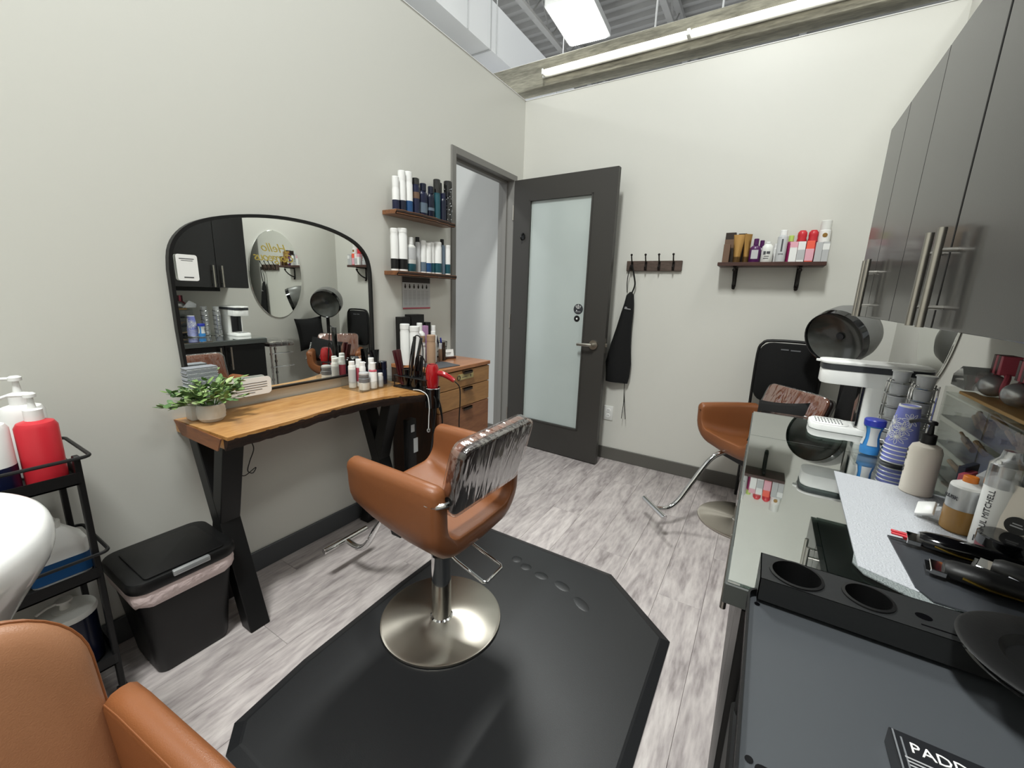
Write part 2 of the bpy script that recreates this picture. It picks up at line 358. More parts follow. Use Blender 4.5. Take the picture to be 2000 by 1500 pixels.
obj('coat_hook', bm, 'blackm', dl)
for z in (0.25, 1.05, 1.9):
    bm = nb(); lathe(bm, [(0.007, z-0.055), (0.007, z+0.055)], 10, (-0.006, 0.0, 0)); obj('hinge', bm, 'steel', dl)
bm = nb(); lathe(bm, [(0.038, -0.0012), (0.0385, 0)], 32, (0.605, 0.0176, 1.178), axis='Y'); o = obj('round_sticker', bm, 'dgrey', dl, label='dark round sticker with white leaf mark')
bm = nb()
for s in (-1, 1):
    tube(bm, [(0.605, 0.015, 1.183), (0.605+s*0.008, 0.015, 1.198), (0.605+s*0.02, 0.015, 1.202), (0.605+s*0.014, 0.015, 1.188), (0.605, 0.015, 1.183)], 0.0014, 6, smooth=4)
box(bm, (0.6035, 0.0145, 1.196), (0.6065, 0.016, 1.214)); box(bm, (0.597, 0.0145, 1.203), (0.613, 0.016, 1.206))
box(bm, (0.585, 0.0145, 1.158), (0.625, 0.016, 1.160)); sphere(bm, (0.593, 0.0155, 1.168), 0.004, u=8, v=6)
obj('sticker_print', bm, 'paper', dl)
bm = nb(); lathe(bm, [(0.0235, -0.0012), (0.024, 0)], 28, (0.598, 0.0176, 1.107), axis='Y'); obj('small_round_sticker', bm, 'blackp', dl)
bm = nb(); lathe(bm, [(0.007, -0.0016), (0.007, 0)], 16, (0.598, 0.0172, 1.107), axis='Y'); obj('sticker_centre', bm, 'paper', dl)
# ------------------------------------------------------------------ overhead: beam with tubes, duct, deck, high bay
t = thing('timber_beam', 'weathered grey timber beam spanning above the far wall carrying fluorescent tubes', 'beam', (0, 0, 0))
bm = nb(); box(bm, (-1.2, -0.045, 2.80), (3.6, 0.075, 2.985), 0.004); obj('beam_body', bm, 'beam', t, smooth=0)
t = thing('fluorescent_fixture', 'long white fluorescent strip light fixed along the weathered beam', 'light', (0, 0, 0))
bm = nb(); box(bm, (0.17, -0.064, 2.850), (3.4, -0.046, 2.886), 0.004); obj('housing', bm, 'white2', t)
for a, b in ((0.215, 1.175), (1.215, 2.19), (2.23, 3.2)):
    bm = nb(); lathe(bm, [(0.008, a-0.012), (0.0165, a), (0.0165, b), (0.008, b+0.012)], 14, (0, -0.100, 2.866), axis='X'); obj('tube_lamp', bm, 'lit', t)
    for xx in (a-0.02, b+0.012):
        bm = nb(); box(bm, (xx-0.005, -0.118, 2.848), (xx+0.008, -0.064, 2.886), 0.003); obj('lamp_holder', bm, 'white', t)
t = thing('air_duct', 'long white rectangular duct hanging over the left wall', 'duct', (0, 0, 0))
bm = nb(); box(bm, (-1.15, -4.6, 3.185), (-0.35, 7, 3.53)); obj('duct_body', bm, 'duct', t, smooth=0)
for y in (-3.6, -2.4, -1.2, 0.0, 1.2, 2.4, 3.6):
    bm = nb(); box(bm, (-1.156, y-0.006, 3.178), (-0.344, y+0.006, 3.536)); obj('joint_band', bm, 'lgrey', t, smooth=0)
def rod(x, y, z0, z1, r, label, g=None):
    bm = nb(); lathe(bm, [(r, z0), (r, z1)], 6, (x, y, 0)); tag(obj('hanger_rod', bm, 'lgrey'), label, 'rod', g)
for y, q in ((-0.30, 'nearest'), (0.08, 'middle'), (1.3, 'farthest')): rod(-0.344, y, 3.185, 5.3, 0.004, q+' thin steel rod hanging the white duct from the deck', 'duct hanger rods')
for xx, q in ((0.95, 'leftmost'), (1.35, 'second from left'), (1.75, 'third from left'), (2.2, 'rightmost')): rod(xx, 0.02, 2.985, 5.3, 0.006, 'thin white rod above the weathered beam, '+q, 'beam hanger rods')
# roof deck
bm = nb(); z = 5.35; y = -6.0; prof = []
while y < 9.0:
    prof += [(y, z), (y+0.03, z+0.05), (y+0.11, z+0.05), (y+0.14, z)]; y += 0.2
va = [bm.verts.new((-7, p[0], p[1])) for p in prof]; vb = [bm.verts.new((9, p[0], p[1])) for p in prof]
for i in range(len(prof)-1): bm.faces.new((va[i], va[i+1], vb[i+1], vb[i]))
struct('ceiling', bm, 'deck', smooth=0)
def joist(x, y0, y1, q):
    t = thing('roof_joist', 'grey open web steel joist under the roof deck, '+q, 'joist', (x, 0, 0), group='open web roof joists')
    bm = nb(); box(bm, (-0.04, y0, 5.27), (0.04, y1, 5.345)); obj('top_chord', bm, 'deck', t, smooth=0)
    bm = nb(); box(bm, (-0.04, y0, 4.95), (0.04, y1, 4.99)); obj('bottom_chord', bm, 'deck', t, smooth=0)
    bm = nb(); y = y0; k = 0
    while y < y1-0.3:
        tube(bm, [(0, y, 4.97 if k % 2 else 5.30), (0, y+0.3, 5.30 if k % 2 else 4.97)], 0.012, 5); y += 0.3; k += 1
    o = obj('web_bars', bm, 'deck', t); o['kind'] = 'stuff'
for x, q in ((-2.3, 'leftmost'), (-1.45, 'just left of the square light'), (0.15, 'right of the square light'), (1.7, 'rightmost')): joist(x, -5, 8.5, q)
for y, z, q in ((1.2, 4.8, 'nearest'), (3.6, 4.85, 'middle'), (5.2, 4.85, 'farthest')):
    bm = nb(); box(bm, (-6, y-0.03, z), (8, y+0.03, z+0.09)); tag(obj('cross_pipe', bm, 'deck', smooth=0), q+' grey steel cross member under the roof joists', 'beam', 'roof cross members')
t = thing('high_bay_light', 'bright square ceiling light with white housing hanging under the roof', 'light', (-0.90, 2.86, 4.9), R(4))
bm = nb(); prism(bm, rrect(0.62, 0.98, 0.03), 0.0, 0.09); obj('housing', bm, 'white2', t)
bm = nb(); prism(bm, rrect(0.56, 0.92, 0.05), -0.02, 0.0); obj('diffuser', bm, 'panel', t)
# ------------------------------------------------------------------ left wall mirror
t = thing('wall_mirror', 'large arched wall mirror with thin black frame above the wooden desk', 'mirror', (0, 0, 0))
pts = [(-2.455, 0.842), (-2.462, 1.12)]
arch = [(-2.463, 1.33), (-2.455, 1.395), (-2.432, 1.445), (-2.39, 1.487), (-2.33, 1.517), (-2.25, 1.541), (-2.14, 1.561), (-2.025, 1.570), (-1.90, 1.566), (-1.79, 1.549), (-1.70, 1.521), (-1.645, 1.488), (-1.608, 1.443), (-1.592, 1.39), (-1.588, 1.33)]
outl = [V((0, a, b)) for a, b in pts]+smooth_path([(0, a, b) for a, b in arch], 3)+[V((0, -1.588, 1.1)), V((0, -1.590, 0.842))]
poly = [(p.y, p.z) for p in outl]
bm = nb(); prism(bm, poly, 0.004, 0.018, 'YZ'); obj('mirror_pane', bm, 'mirror', t, smooth=0)
cyy = sum(p[0] for p in poly)/len(poly)
bm = nb()
n = len(outl); inner = []; outer = []
for i in range(n):
    a = outl[i-1]; b = outl[(i+1) % n]; d = (b-a).normalized(); nn = V((0, -d.z, d.y))
    if i in (0, n-1): nn = V((0, (1 if i == 0 else -1), -1)).normalized()*-1 if False else V((0, 1 if i == 0 else -1, 1)).normalized()*-1
    if (outl[i]+nn*0.01-V((0, -2.02, 1.2))).length < (outl[i]-V((0, -2.02, 1.2))).length: nn = -nn
    outer.append(outl[i]+nn*0.006); inner.append(outl[i]-nn*0.006)
prof = []
vo = [[bm.verts.new(p+V((xx, 0, 0))) for p in l] for xx, l in ((0.001, outer), (0.028, outer), (0.028, inner), (0.001, inner))]
for a in range(4):
    A = vo[a]; B = vo[(a+1) % 4]
    for i in range(n): bm.faces.new((A[i], A[(i+1) % n], B[(i+1) % n], B[i]))
obj('frame', bm, 'blackm', t, smooth=0)
# payment card stuck on mirror
t = thing('sticker_card', 'white rounded card stuck at the left edge of the arched mirror', 'card', (0.0265, -2.412, 1.340))
bm = nb(); prism(bm, rrect(0.066, 0.092, 0.008), -0.0005, 0.0008, 'YZ'); obj('card', bm, 'paper', t, smooth=0)
bm = nb(); mm = basis((0.001, 0, 0), (0, 1, 0), (0, 0, 1)); lines(bm, mm, [(-0.024, 0.022, 0.030, 0.0025), (-0.018, 0.018, 0.024, 0.0015), (-0.014, 0.016, -0.036, 0.004)]); obj('card_print', bm, 'print', t, smooth=0)
t = thing('notice_card', 'white rounded notice leaning against the mirror behind the plant', 'sign', (0.040, -2.262, 0.868))
bm = nb(); prism(bm, rrect(0.20, 0.075, 0.017), -0.001, 0.001, 'YZ'); obj('card', bm, 'paper', t, smooth=0)
bm = nb(); mm = basis((0.0015, 0, 0), (0, 1, 0), (0, 0, 1)); lines(bm, mm, [(-0.045, 0.082, 0.014-0.010*k, 0.0022) for k in range(3)]+[(-0.045, 0.06, -0.016, 0.0022), (-0.04, 0.03, -0.026, 0.0022)]); obj('notice_print', bm, 'print', t, smooth=0)
# ------------------------------------------------------------------ live edge desk
ZD = 0.785
t = desk = thing('live_edge_desk', 'honey wood live edge desk on black crossed legs under the arched mirror', 'desk', (0, 0, 0))
front = [(0.36, -2.492), (0.356, -2.42), (0.352, -2.33), (0.346, -2.24), (0.334, -2.15), (0.322, -2.06), (0.315, -1.97), (0.320, -1.88), (0.336, -1.80), (0.362, -1.72), (0.395, -1.66), (0.425, -1.62), (0.445, -1.585), (0.452, -1.545)]
poly = [(0.003, -2.508)]+front+[(0.003, -1.535)]
bm = nb(); prism(bm, poly, ZD-0.012, ZD); prism(bm, [(0.003, -2.507)]+[(a-0.03, b) for a, b in front]+[(0.003, -1.536)], ZD-0.048, ZD-0.012); obj('tabletop', bm, 'desk', t, smooth=0)
bm = nb(); loops = []
fp = smooth_path([(a, b, 0) for a, b in front], 4)
for i, p in enumerate(fp):
    j = random.uniform(-0.005, 0.005)
    loops.append([V((p.x-0.002, p.y, ZD-0.003)), V((p.x+0.001+j*0.4, p.y, ZD-0.014)), V((p.x-0.006+j, p.y, ZD-0.032+j*0.5)), V((p.x-0.022+j, p.y, ZD-0.052+j)), V((p.x-0.032, p.y, ZD-0.05)), V((p.x-0.034, p.y, ZD-0.005))])
loft(bm, loops); obj('bark_edge', bm, 'bark', t, smooth=60, label='dark rough bark edge')
bm = nb(); prism(bm, [(0.003, ZD-0.0005), (0.358, ZD-0.0005), (0.326, ZD-0.050), (0.06, ZD-0.050)], -2.512, -2.5075, 'XZ'); obj('end_face', bm, 'deskend', t, smooth=0)
def xleg(yc, name='leg'):
    lg = bpy.data.objects.new('leg', None); COL.objects.link(lg); lg.parent = t; lg.location = (0, yc, 0)
    zt = ZD-0.052; hw = 0.036
    def bar(xt, xb, w, y0, y1):
        bm = nb(); dx = xb-xt; L = math.hypot(dx, zt); k = w/2*L/zt
        prism(bm, [(xt-k, zt), (xt+k, zt), (xb+k, 0.002), (xb-k, 0.002)], y0, y1, 'XZ', 0.003); return bm
    obj('bar', bar(0.275, 0.062, 0.06, -hw+0.001, hw-0.001), 'blackm', lg, smooth=0)
    obj('bar', bar(0.07, 0.318, 0.062, -hw, hw), 'blackm', lg, smooth=0)
    bm = nb(); box(bm, (0.03, -hw, zt-0.004), (0.31, hw, zt), 0.001); obj('top_plate', bm, 'blackm', lg)
xleg(-2.452); xleg(-1.70)
bm = nb(); tube(bm, [(0.30, -2.42, 0.735), (0.302, -2.40, 0.74), (0.30, -2.385, 0.70), (0.298, -2.402, 0.655), (0.297, -2.412, 0.62), (0.296, -2.395, 0.605), (0.30, -2.385, 0.625), (0.296, -2.42, 0.605), (0.298, -2.437, 0.612)], 0.0018, 6, smooth=6)
obj('loose_wire', bm, 'blackp', desk)
# ------------------------------------------------------------------ potted plant
t = thing('potted_plant', 'small bushy green plant in ribbed white pot on the left end of the desk', 'plant', (0.118, -2.432, ZD))
bm = nb(); pr = [(0.020, 0.0), (0.034, 0.001), (0.040, 0.008)]
for k in range(1, 9): pr += [(0.042+0.003*sin(k*0.36)+0.0012*(k % 2), 0.008+k*0.006)]
pr += [(0.043, 0.064), (0.040, 0.066), (0.039, 0.052), (0.0, 0.050)]
lathe(bm, pr, 32, cap=False); obj('pot', bm, 'pot', t)
bm = nb(); lathe(bm, [(0.036, 0.046), (0.038, 0.054), (0.0, 0.056)], 20, cap=False); obj('soil', bm, 'dkbrown', t)
leaf = []
for mn in ('leaf', 'leafd', 'leafl'):
    bm = nb(); L, Wd = 0.035, 0.0125
    c = [bm.verts.new(p) for p in ((0, 0, 0), (L*0.5, 0, 0.004), (L, 0, 0.001))]
    a = [bm.verts.new(p) for p in ((L*0.3, Wd, 0.001), (L*0.7, Wd*0.8, 0.001))]; b = [bm.verts.new(p) for p in ((L*0.3, -Wd, 0.001), (L*0.7, -Wd*0.8, 0.001))]
    bm.faces.new((c[0], c[1], a[0])); bm.faces.new((a[0], c[1], a[1])); bm.faces.new((a[1], c[1], c[2]))
    bm.faces.new((c[0], b[0], c[1])); bm.faces.new((b[0], b[1], c[1])); bm.faces.new((b[1], c[2], c[1]))
    g = bmesh.ops.extrude_face_region(bm, geom=bm.faces[:]); bmesh.ops.translate(bm, verts=[v for v in g['geom'] if isinstance(v, bmesh.types.BMVert)], vec=(0, 0, 0.0005))
    o = obj('leaf', bm, mn, t); leaf.append(o)
rng = random.Random(3); used = [0, 0, 0]; stems = nb(); cnt = 0
dirs = []
for k in range(44):
    az = rng.uniform(0, 2*pi); el = rng.uniform(0.25, 1.5); ln = rng.uniform(0.06, 0.105)*(1.15 if el < 0.5 else 0.9)
    dirs.append((az, el, ln))
dirs += [(R(-98), 0.05, 0.125), (R(-88), 0.22, 0.11), (R(-110), -0.05, 0.10), (R(85), 0.75, 0.115), (R(60), 0.2, 0.10)]
for az, el, ln in dirs:
    d = V((cos(az)*cos(el)*(0.75 if cos(az) < 0 else 1), sin(az)*cos(el), sin(el))); p0 = V((0.02*cos(az), 0.02*sin(az), 0.056))
    p1 = p0+d*ln+V((0, 0, 0.012)); tube(stems, [p0, (p0+p1)/2+V((0, 0, 0.008)), p1], 0.0009, 5, smooth=3)
    for q in range(6):
        f = 0.45+0.11*q; p = p0.lerp(p1, f)+V((0, 0, 0.006*(1-abs(2*f-1))))
        mi = rng.choice([0, 0, 0, 1, 1, 2]); src = leaf[mi]
        if used[mi]: o = src.copy(); COL.objects.link(o)
        else: o = src; used[mi] = 1
        o.location = p; s = rng.uniform(0.65, 1.1); o.scale = (s, s, s)
        aa = az+rng.uniform(-1.3, 1.3); ee = -rng.uniform(-0.3, 1.0); o.rotation_euler = (rng.uniform(-0.6, 0.6), ee, aa); cnt += 1
obj('stems', stems, 'leafd', t)['kind'] = 'stuff'
# folded cloth stack behind plant
t = thing('towel_stack', 'small stack of folded grey white washcloths behind the potted plant', 'towels', (0.062, -2.425, ZD))
for k in range(14):
    bm = nb(); s = 0.001*((k*7) % 5); box(bm, (-0.025, -0.058+s, 0.125+k*0.0052), (0.02, 0.045+s, 0.1300+k*0.0052), 0.002, 2); obj('cloth', bm, 'cotton' if k % 3 else 'pouch', t)
bm = nb(); box(bm, (-0.030, -0.058, 0), (0.022, 0.050, 0.124), 0.006, 2); obj('white_box', bm, 'white2', t, label='white box under the cloths')
# ------------------------------------------------------------------ bottles and packaging
def part_band(bm, prof, z0, z1, off=0.0006, seg=20, sx=1, sy=1):
    def rad(z):
        for (r0, a), (r1, b) in zip(prof, prof[1:]):
            if a <= z <= b and b > a: return r0+(r1-r0)*(z-a)/(b-a)
        return prof[-1][0]
    zs = [z0]+[p[1] for p in prof if z0 < p[1] < z1]+[z1]
    lathe(bm, [(rad(z)+off, z) for z in zs], seg, sx=sx, sy=sy, cap=False); return bm
def bottle(name, label, loc, r, h, body, cap='white', capf=0.2, capr=0.75, shoulder=0.08, band=None, sy=1, sx=1, rz=0, group=None, cat='bottle', prof=None, band2=None, extra=None, seg=18):
    t = thing(name, label, cat, loc, rz, group)
    hb = h*(1-capf)
    p = prof or [(r*0.9, 0), (r, r*0.12), (r, hb-h*shoulder), (r*0.92, hb-h*shoulder*0.5), (r*capr*0.98, hb)]
    bm = nb(); lathe(bm, p, seg, sx=sx, sy=sy); obj('body', bm, body, t)
    if capf:
        bm = nb(); cr = r*capr; lathe(bm, [(cr, hb), (cr, h-cr*0.12), (cr*0.9, h)], seg, sx=sx if capr > 0.9 else 1, sy=sy if capr > 0.9 else 1); obj('cap', bm, cap, t)
    for bd in (band, band2):
        if bd:
            bm = nb(); part_band(bm, p, bd[0]*h, bd[1]*h, seg=seg, sx=sx, sy=sy); obj('label_band', bm, bd[2], t)
    return t
def carton(name, label, loc, sx, sy, h, m, rz=0, group=None, bandm=None, cat='box', z0=0.1, z1=0.4):
    t = thing(name, label, cat, loc, rz, group)
    bm = nb(); box(bm, (-sx/2, -sy/2, 0), (sx/2, sy/2, h), 0.001); obj('carton', bm, m, t, smooth=0)
    if bandm:
        bm = nb(); e = 0.0006; box(bm, (-sx/2-e, -sy/2-e, z0*h), (sx/2+e, sy/2+e, z1*h)); obj('printed_panel', bm, bandm, t, smooth=0)
    return t
def squeeze(name, label, loc, r, h, m, cap, rz=0, group=None, fw=1.25, capf=0.16, band=None):
    """squeeze tube standing on its cap: round at the cap, flat crimp at the top"""
    t = thing(name, label, 'tube', loc, rz, group); hc = h*capf
    bm = nb(); lathe(bm, [(r*0.85, 0), (r*0.88, hc)], 18); obj('cap', bm, cap, t)
    def ring(f, z): return [V((r*(0.85*(1-f)+fw*f)*cos(2*pi*k/18), r*(0.85*(1-f)+0.06*f)*sin(2*pi*k/18), z)) for k in range(18)]
    bm = nb(); loft(bm, [ring(f, hc+(h-hc)*f) for f in (0, 0.25, 0.5, 0.75, 0.93, 1)]); obj('body', bm, m, t)
    if band:
        bm = nb(); loft(bm, [[V((p.x*1.012, p.y*1.02, p.z)) for p in ring(f, hc+(h-hc)*f)] for f in (band[0], (band[0]+band[1])/2, band[1])], cap=False); obj('label_band', bm, band[2], t)
    return t
def pump(name, label, loc, r, h, body, pm='white', rz=0, group=None, band=None, sy=1, noz=0.05, shoulder=0.1, band2=None, hp=0.055):
    t = thing(name, label, 'bottle', loc, rz, group)
    p = [(r*0.92, 0), (r, r*0.1), (r, h*(1-shoulder)), (r*0.85, h*(1-shoulder*0.35)), (r*0.42, h)]
    bm = nb(); lathe(bm, p, 22, sy=sy); obj('body', bm, body, t)
    bm = nb(); lathe(bm, [(r*0.45, h-0.002), (r*0.45, h+hp*0.4), (r*0.2, h+hp*0.45), (r*0.14, h+hp*0.85), (r*0.3, h+hp*0.88), (r*0.3, h+hp), (r*0.2, h+hp*1.05)], 16)
    tube(bm, [(0, 0, h+hp*0.95), (-noz*0.6, 0, h+hp*0.97), (-noz, 0, h+hp*0.82)], 0.0045, 8); obj('pump_head', bm, pm, t)
    for bd in (band, band2):
        if bd:
            bm = nb(); part_band(bm, p, bd[0]*h, bd[1]*h, seg=22, sy=sy); obj('label_band', bm, bd[2], t)
    return t
# left wall live edge shelves
def wallshelf(y0, y1, z, label, dep=0.13):
    t = thing('wall_shelf', label, 'shelf', (0, 0, z))
    pf = [(0.002, y0)]; k = 12
    for i in range(k+1):
        y = y0+(y1-y0)*i/k; pf.append((dep*(0.72+0.28*sin(pi*min(1, 0.15+i/k*0.9)))+0.005*sin(i*2.1), y))
    pf.append((0.002, y1))
    bm = nb(); prism(bm, pf, -0.022, 0, 'XY', 0.002); obj('board', bm, 'shelfw', t, smooth=0)
    bm = nb(); n = len(pf)
    loft(bm, [[V((a+0.0015, b, -0.003)), V((a+0.003, b, -0.012)), V((a-0.006, b, -0.025)), V((a-0.012, b, -0.02))] for a, b in pf[1:-1]]); obj('bark_edge', bm, 'bark', t)
    return t
ZT, ZS = 1.700, 1.386
wallshelf(-1.475, -0.975, ZT, 'upper live edge wooden shelf with bottles on the left wall')
wallshelf(-1.475, -0.960, ZS, 'lower live edge wooden shelf with bottles on the left wall')
X0 = 0.062
def B(*a, **k): return bottle(*a, **k)
B('spray_can', 'white can with navy base, shortest and leftmost on the upper left wall shelf', (X0, -1.433, ZT), 0.019, 0.170, 'white', 'white', 0.3, 0.95, band=(0.04, 0.31, 'navy'))
B('spray_can', 'tall white can with dark navy base, second from left on the upper shelf', (X0, -1.388, ZT), 0.021, 0.208, 'white', 'white', 0.22, 0.95, band=(0.03, 0.28, 'navy2'))
B('spray_can', 'tall white can with bright blue base on the upper shelf', (X0, -1.340, ZT), 0.0235, 0.214, 'white', 'white', 0.22, 0.95, band=(0.03, 0.30, 'blue'))
B('spray_can', 'navy can with black cap and orange print on the upper shelf', (X0, -1.286, ZT), 0.023, 0.194, 'navy', 'blackg', 0.17, 0.96, band=(0.45, 0.62, 'brown'))
B('hair_bottle', 'squat glossy navy bottle with navy flip cap on the upper shelf', (X0, -1.226, ZT), 0.030, 0.180, 'navy', 'navy2', 0.22, 0.62, shoulder=0.14, band=(0.12, 0.42, 'slate'), sx=0.7)
B('hair_bottle', 'narrow dark navy bottle with dark cap right of the squat navy one', (X0, -1.162, ZT), 0.026, 0.178, 'navy2', 'navy2', 0.22, 0.62, shoulder=0.14, band=(0.25, 0.34, 'slate'), sx=0.75)
B('spray_can', 'dark teal can with tall black cap on the upper shelf', (X0, -1.108, ZT), 0.0215, 0.228, 'teal', 'blackg', 0.33, 0.98)
B('spray_can', 'black capped can standing behind the small navy bottle on the upper shelf', (X0-0.035, -1.050, ZT), 0.019, 0.226, 'blackg', 'blackg', 0.3, 0.98)
B('hair_bottle', 'small plain navy bottle in front of the black capped can', (X0+0.008, -1.062, ZT), 0.021, 0.160, 'navy2', 'navy', 0.2, 0.8, shoulder=0.1)
pc = B('spray_can', 'black can with silver speckle pattern at the right end of the upper shelf', (X0, -1.008, ZT), 0.026, 0.240, 'blackg', 'blackg', 0.22, 0.98)
bm = nb(); rg = random.Random(5)
for k in range(60):
    a = rg.uniform(0, 2*pi); z = rg.uniform(0.01, 0.2); rr = 0.0262
    sphere(bm, (rr*cos(a), rr*sin(a), z), rg.uniform(0.0015, 0.0035), (1, 1, 0.8), 6, 4)
obj('silver_speckles', bm, 'silver', pc)['kind'] = 'stuff'
# lower shelf
B('hair_bottle', 'tall white tube bottle with black base at the left end of the lower shelf', (X0, -1.452, ZS), 0.021, 0.222, 'white', 'white', 0.1, 0.98, band=(0.05, 0.29, 'blackp'))
B('hair_bottle', 'tall white tube bottle with black base, second from left on the lower shelf', (X0+0.01, -1.403, ZS), 0.027, 0.228, 'white', 'white', 0.1, 0.98, band=(0.05, 0.29, 'blackp'))
B('hair_bottle', 'oval white bottle with brown lettering and teal foot on the lower shelf', (X0+0.01, -1.340, ZS), 0.032, 0.190, 'white2', 'white', 0.2, 0.4, shoulder=0.12, sx=0.75, band=(0.02, 0.24, 'teal'), band2=(0.36, 0.7, 'lgrey'))
B('hair_bottle', 'white bottle behind the oval one on the lower shelf', (X0-0.03, -1.300, ZS), 0.020, 0.195, 'white', 'white', 0.15, 0.9)
B('hair_bottle', 'slim grey bottle with black cap, left one on the lower shelf', (X0-0.01, -1.266, ZS), 0.015, 0.200, 'lgrey', 'blackp', 0.14, 0.8, sx=1.2)
for k, (y, r, h, m, lb) in enumerate([(-1.232, 0.019, 0.185, 'slate', 'white tube with slate foot beside the slim grey bottle, lower shelf'), (-1.196, 0.022, 0.176, 'blue', 'white tube with blue foot in the middle of the lower shelf'), (-1.158, 0.018, 0.184, 'teal', 'slim white tube with teal foot right of the blue footed tube'), (-1.112, 0.027, 0.190, 'teal', 'wide white tube with teal foot left of the blue grey bottle')]):
    B('hair_tube', lb, (X0+0.004*(k % 2), y, ZS), r, h, 'white', 'white', 0.08, 0.98, band=(0.05, 0.34, m), cat='tube')
B('hair_bottle', 'blue grey bottle with black pump cap near the right end of the lower shelf', (X0, -1.062, ZS), 0.019, 0.212, 'slate', 'blackp', 0.16, 0.6)
B('hair_tube', 'small white tube with teal foot at the right end of the lower shelf', (X0+0.012, -1.024, ZS), 0.018, 0.180, 'white', 'white', 0.08, 0.98, band=(0.05, 0.36, 'teal'), cat='tube')
# poster
t = thing('poster', 'grey hair style chart poster pinned below the lower left wall shelf', 'poster', (0.002, -1.228, 1.267))
bm = nb(); box(bm, (0, -0.117, -0.092), (0.002, 0.117, 0.094)); obj('sheet', bm, 'lgrey', t, smooth=0)
bm = nb(); box(bm, (0.0021, -0.117, 0.062), (0.0027, 0.117, 0.094)); obj('dark_heading', bm, 'dkbrown', t, smooth=0)
bm = nb(); box(bm, (0.0021, -0.117, -0.092), (0.0027, 0.117, -0.084)); obj('red_border', bm, 'rose', t, smooth=0)
bm = nb(); mm = basis((0.0025, 0, 0), (0, 1, 0), (0, 0, 1))
for k in range(6): lines(bm, mm, [(-0.098+0.036*k, -0.091+0.036*k, 0.028, 0.026), (-0.101+0.036*k, -0.088+0.036*k, 0.032, 0.012)])
obj('figure_print', bm, 'dkbrown', t, smooth=0)
bm = nb(); lines(bm, mm, [(-0.105+0.036*k, -0.080+0.036*k, 0.012-0.009*q, 0.003) for k in range(6) for q in range(10)]); obj('text_print', bm, 'printl', t, smooth=0)
# ------------------------------------------------------------------ drawer chest
ZC = 0.865
t = thing('drawer_chest', 'low wooden chest with four drawers between the desk and the doorway', 'chest', (0, 0, 0))
cy0, cy1, cx = -1.452, -0.966, 0.355
bm = nb(); box(bm, (0.012, cy0, 0.03), (cx, cy1, ZC-0.022)); obj('carcass', bm, 'chest', t, smooth=0)
bm = nb(); box(bm, (0.012, cy0-0.004, ZC-0.022), (cx+0.02, cy1+0.004, ZC), 0.002); obj('top', bm, 'cheststop', t)
zz = [0.838, 0.738, 0.618, 0.39, 0.06]
for k in range(4):
    bm = nb(); box(bm, (cx, cy0+0.004, zz[k+1]+0.003), (cx+0.016, cy1-0.004, zz[k]-0.002), 0.001); d = obj('drawer', bm, 'drawer1' if k < 2 else 'drawer2', t)
    bm = nb(); box(bm, (cx+0.012, -1.245, zz[k]-0.008), (cx+0.034, -1.165, zz[k]-0.003)); box(bm, (cx+0.030, -1.245, zz[k]-0.02), (cx+0.034, -1.165, zz[k]-0.003)); obj('pull', bm, 'dkbrown', d, smooth=0)
t = thing('measuring_tag', 'beige ruler tag with round ring hanging on the top drawer front', 'tag', (cx+0.0165, -1.22, 0.80))
bm = nb(); box(bm, (0.0005, -0.065, -0.016), (0.003, 0.08, 0.018)); obj('plate', bm, 'khaki', t, smooth=0)
bm = nb(); tube(bm, [(0.005, -0.062+0.013*cos(a*pi/8), 0.013*sin(a*pi/8)) for a in range(16)], 0.002, 6, close=True); obj('ring', bm, 'blackp', t)
bm = nb(); mm = basis((0.003, 0, 0), (0, 1, 0), (0, 0, 1)); lines(bm, mm, [(-0.03, 0.02, -0.003, 0.003), (0.05, 0.058, -0.008, 0.014)]); obj('print', bm, 'print', t, smooth=0)
bm = nb(); prism(bm, [(0.14, -1.40), (0.33, -1.43), (0.355, -1.245), (0.20, -1.21)], ZC+0.0005, ZC+0.004); tag(obj('heat_mat', bm, 'slatemat', smooth=0), 'thin dark slate heat mat lying on the chest top', 'mat')
# items on the chest
B('product_tube', 'tall white tube at the left back of the drawer chest top', (0.11, -1.436, ZC), 0.027, 0.235, 'white', 'white', 0.12, 0.99, cat='bottle')
B('product_tube', 'tall white tube standing just in front of the other tall white tube', (0.165, -1.415, ZC), 0.028, 0.225, 'white', 'white', 0.12, 0.99, cat='bottle')
carton('black_box', 'black carton behind the tall white tubes on the chest', (0.045, -1.385, ZC), 0.05, 0.07, 0.268, 'blackp')
carton('black_box', 'largest black carton standing at the back of the chest', (0.045, -1.292, ZC), 0.055, 0.105, 0.280, 'blackp')
carton('black_box', 'small black carton at the right behind the pink box', (0.06, -1.212, ZC), 0.04, 0.045, 0.232, 'blackp', bandm='dgrey')
carton('pink_box', 'slim lilac pink box between the black cartons on the chest', (0.095, -1.262, ZC), 0.03, 0.036, 0.215, 'lilac')
t = B('white_tub', 'white tub carrying a small flask bottle on the chest', (0.135, -1.345, ZC), 0.034, 0.12, 'white', 'white', 0.12, 1.0, cat='tub')
B('flask_bottle', 'white round bottle with taupe label standing on the white tub', (0.135, -1.345, ZC+0.12), 0.032, 0.118, 'white', 'white', 0.38, 0.5, shoulder=0.25, band=(0.08, 0.38, 'tan'))
B('product_tube', 'tan kraft tube in the middle of the chest top', (0.20, -1.32, ZC), 0.026, 0.172, 'tan', 'tan', 0.2, 0.98, cat='bottle')
B('product_bottle', 'slim white bottle right of the tan tube on the chest', (0.165, -1.262, ZC), 0.019, 0.188, 'white', 'white', 0.2, 0.75)
B('spray_bottle', 'white bottle with grey print and trigger cap on the chest', (0.115, -1.205, ZC), 0.021, 0.215, 'white', 'white', 0.25, 0.6, band=(0.2, 0.6, 'lgrey'))
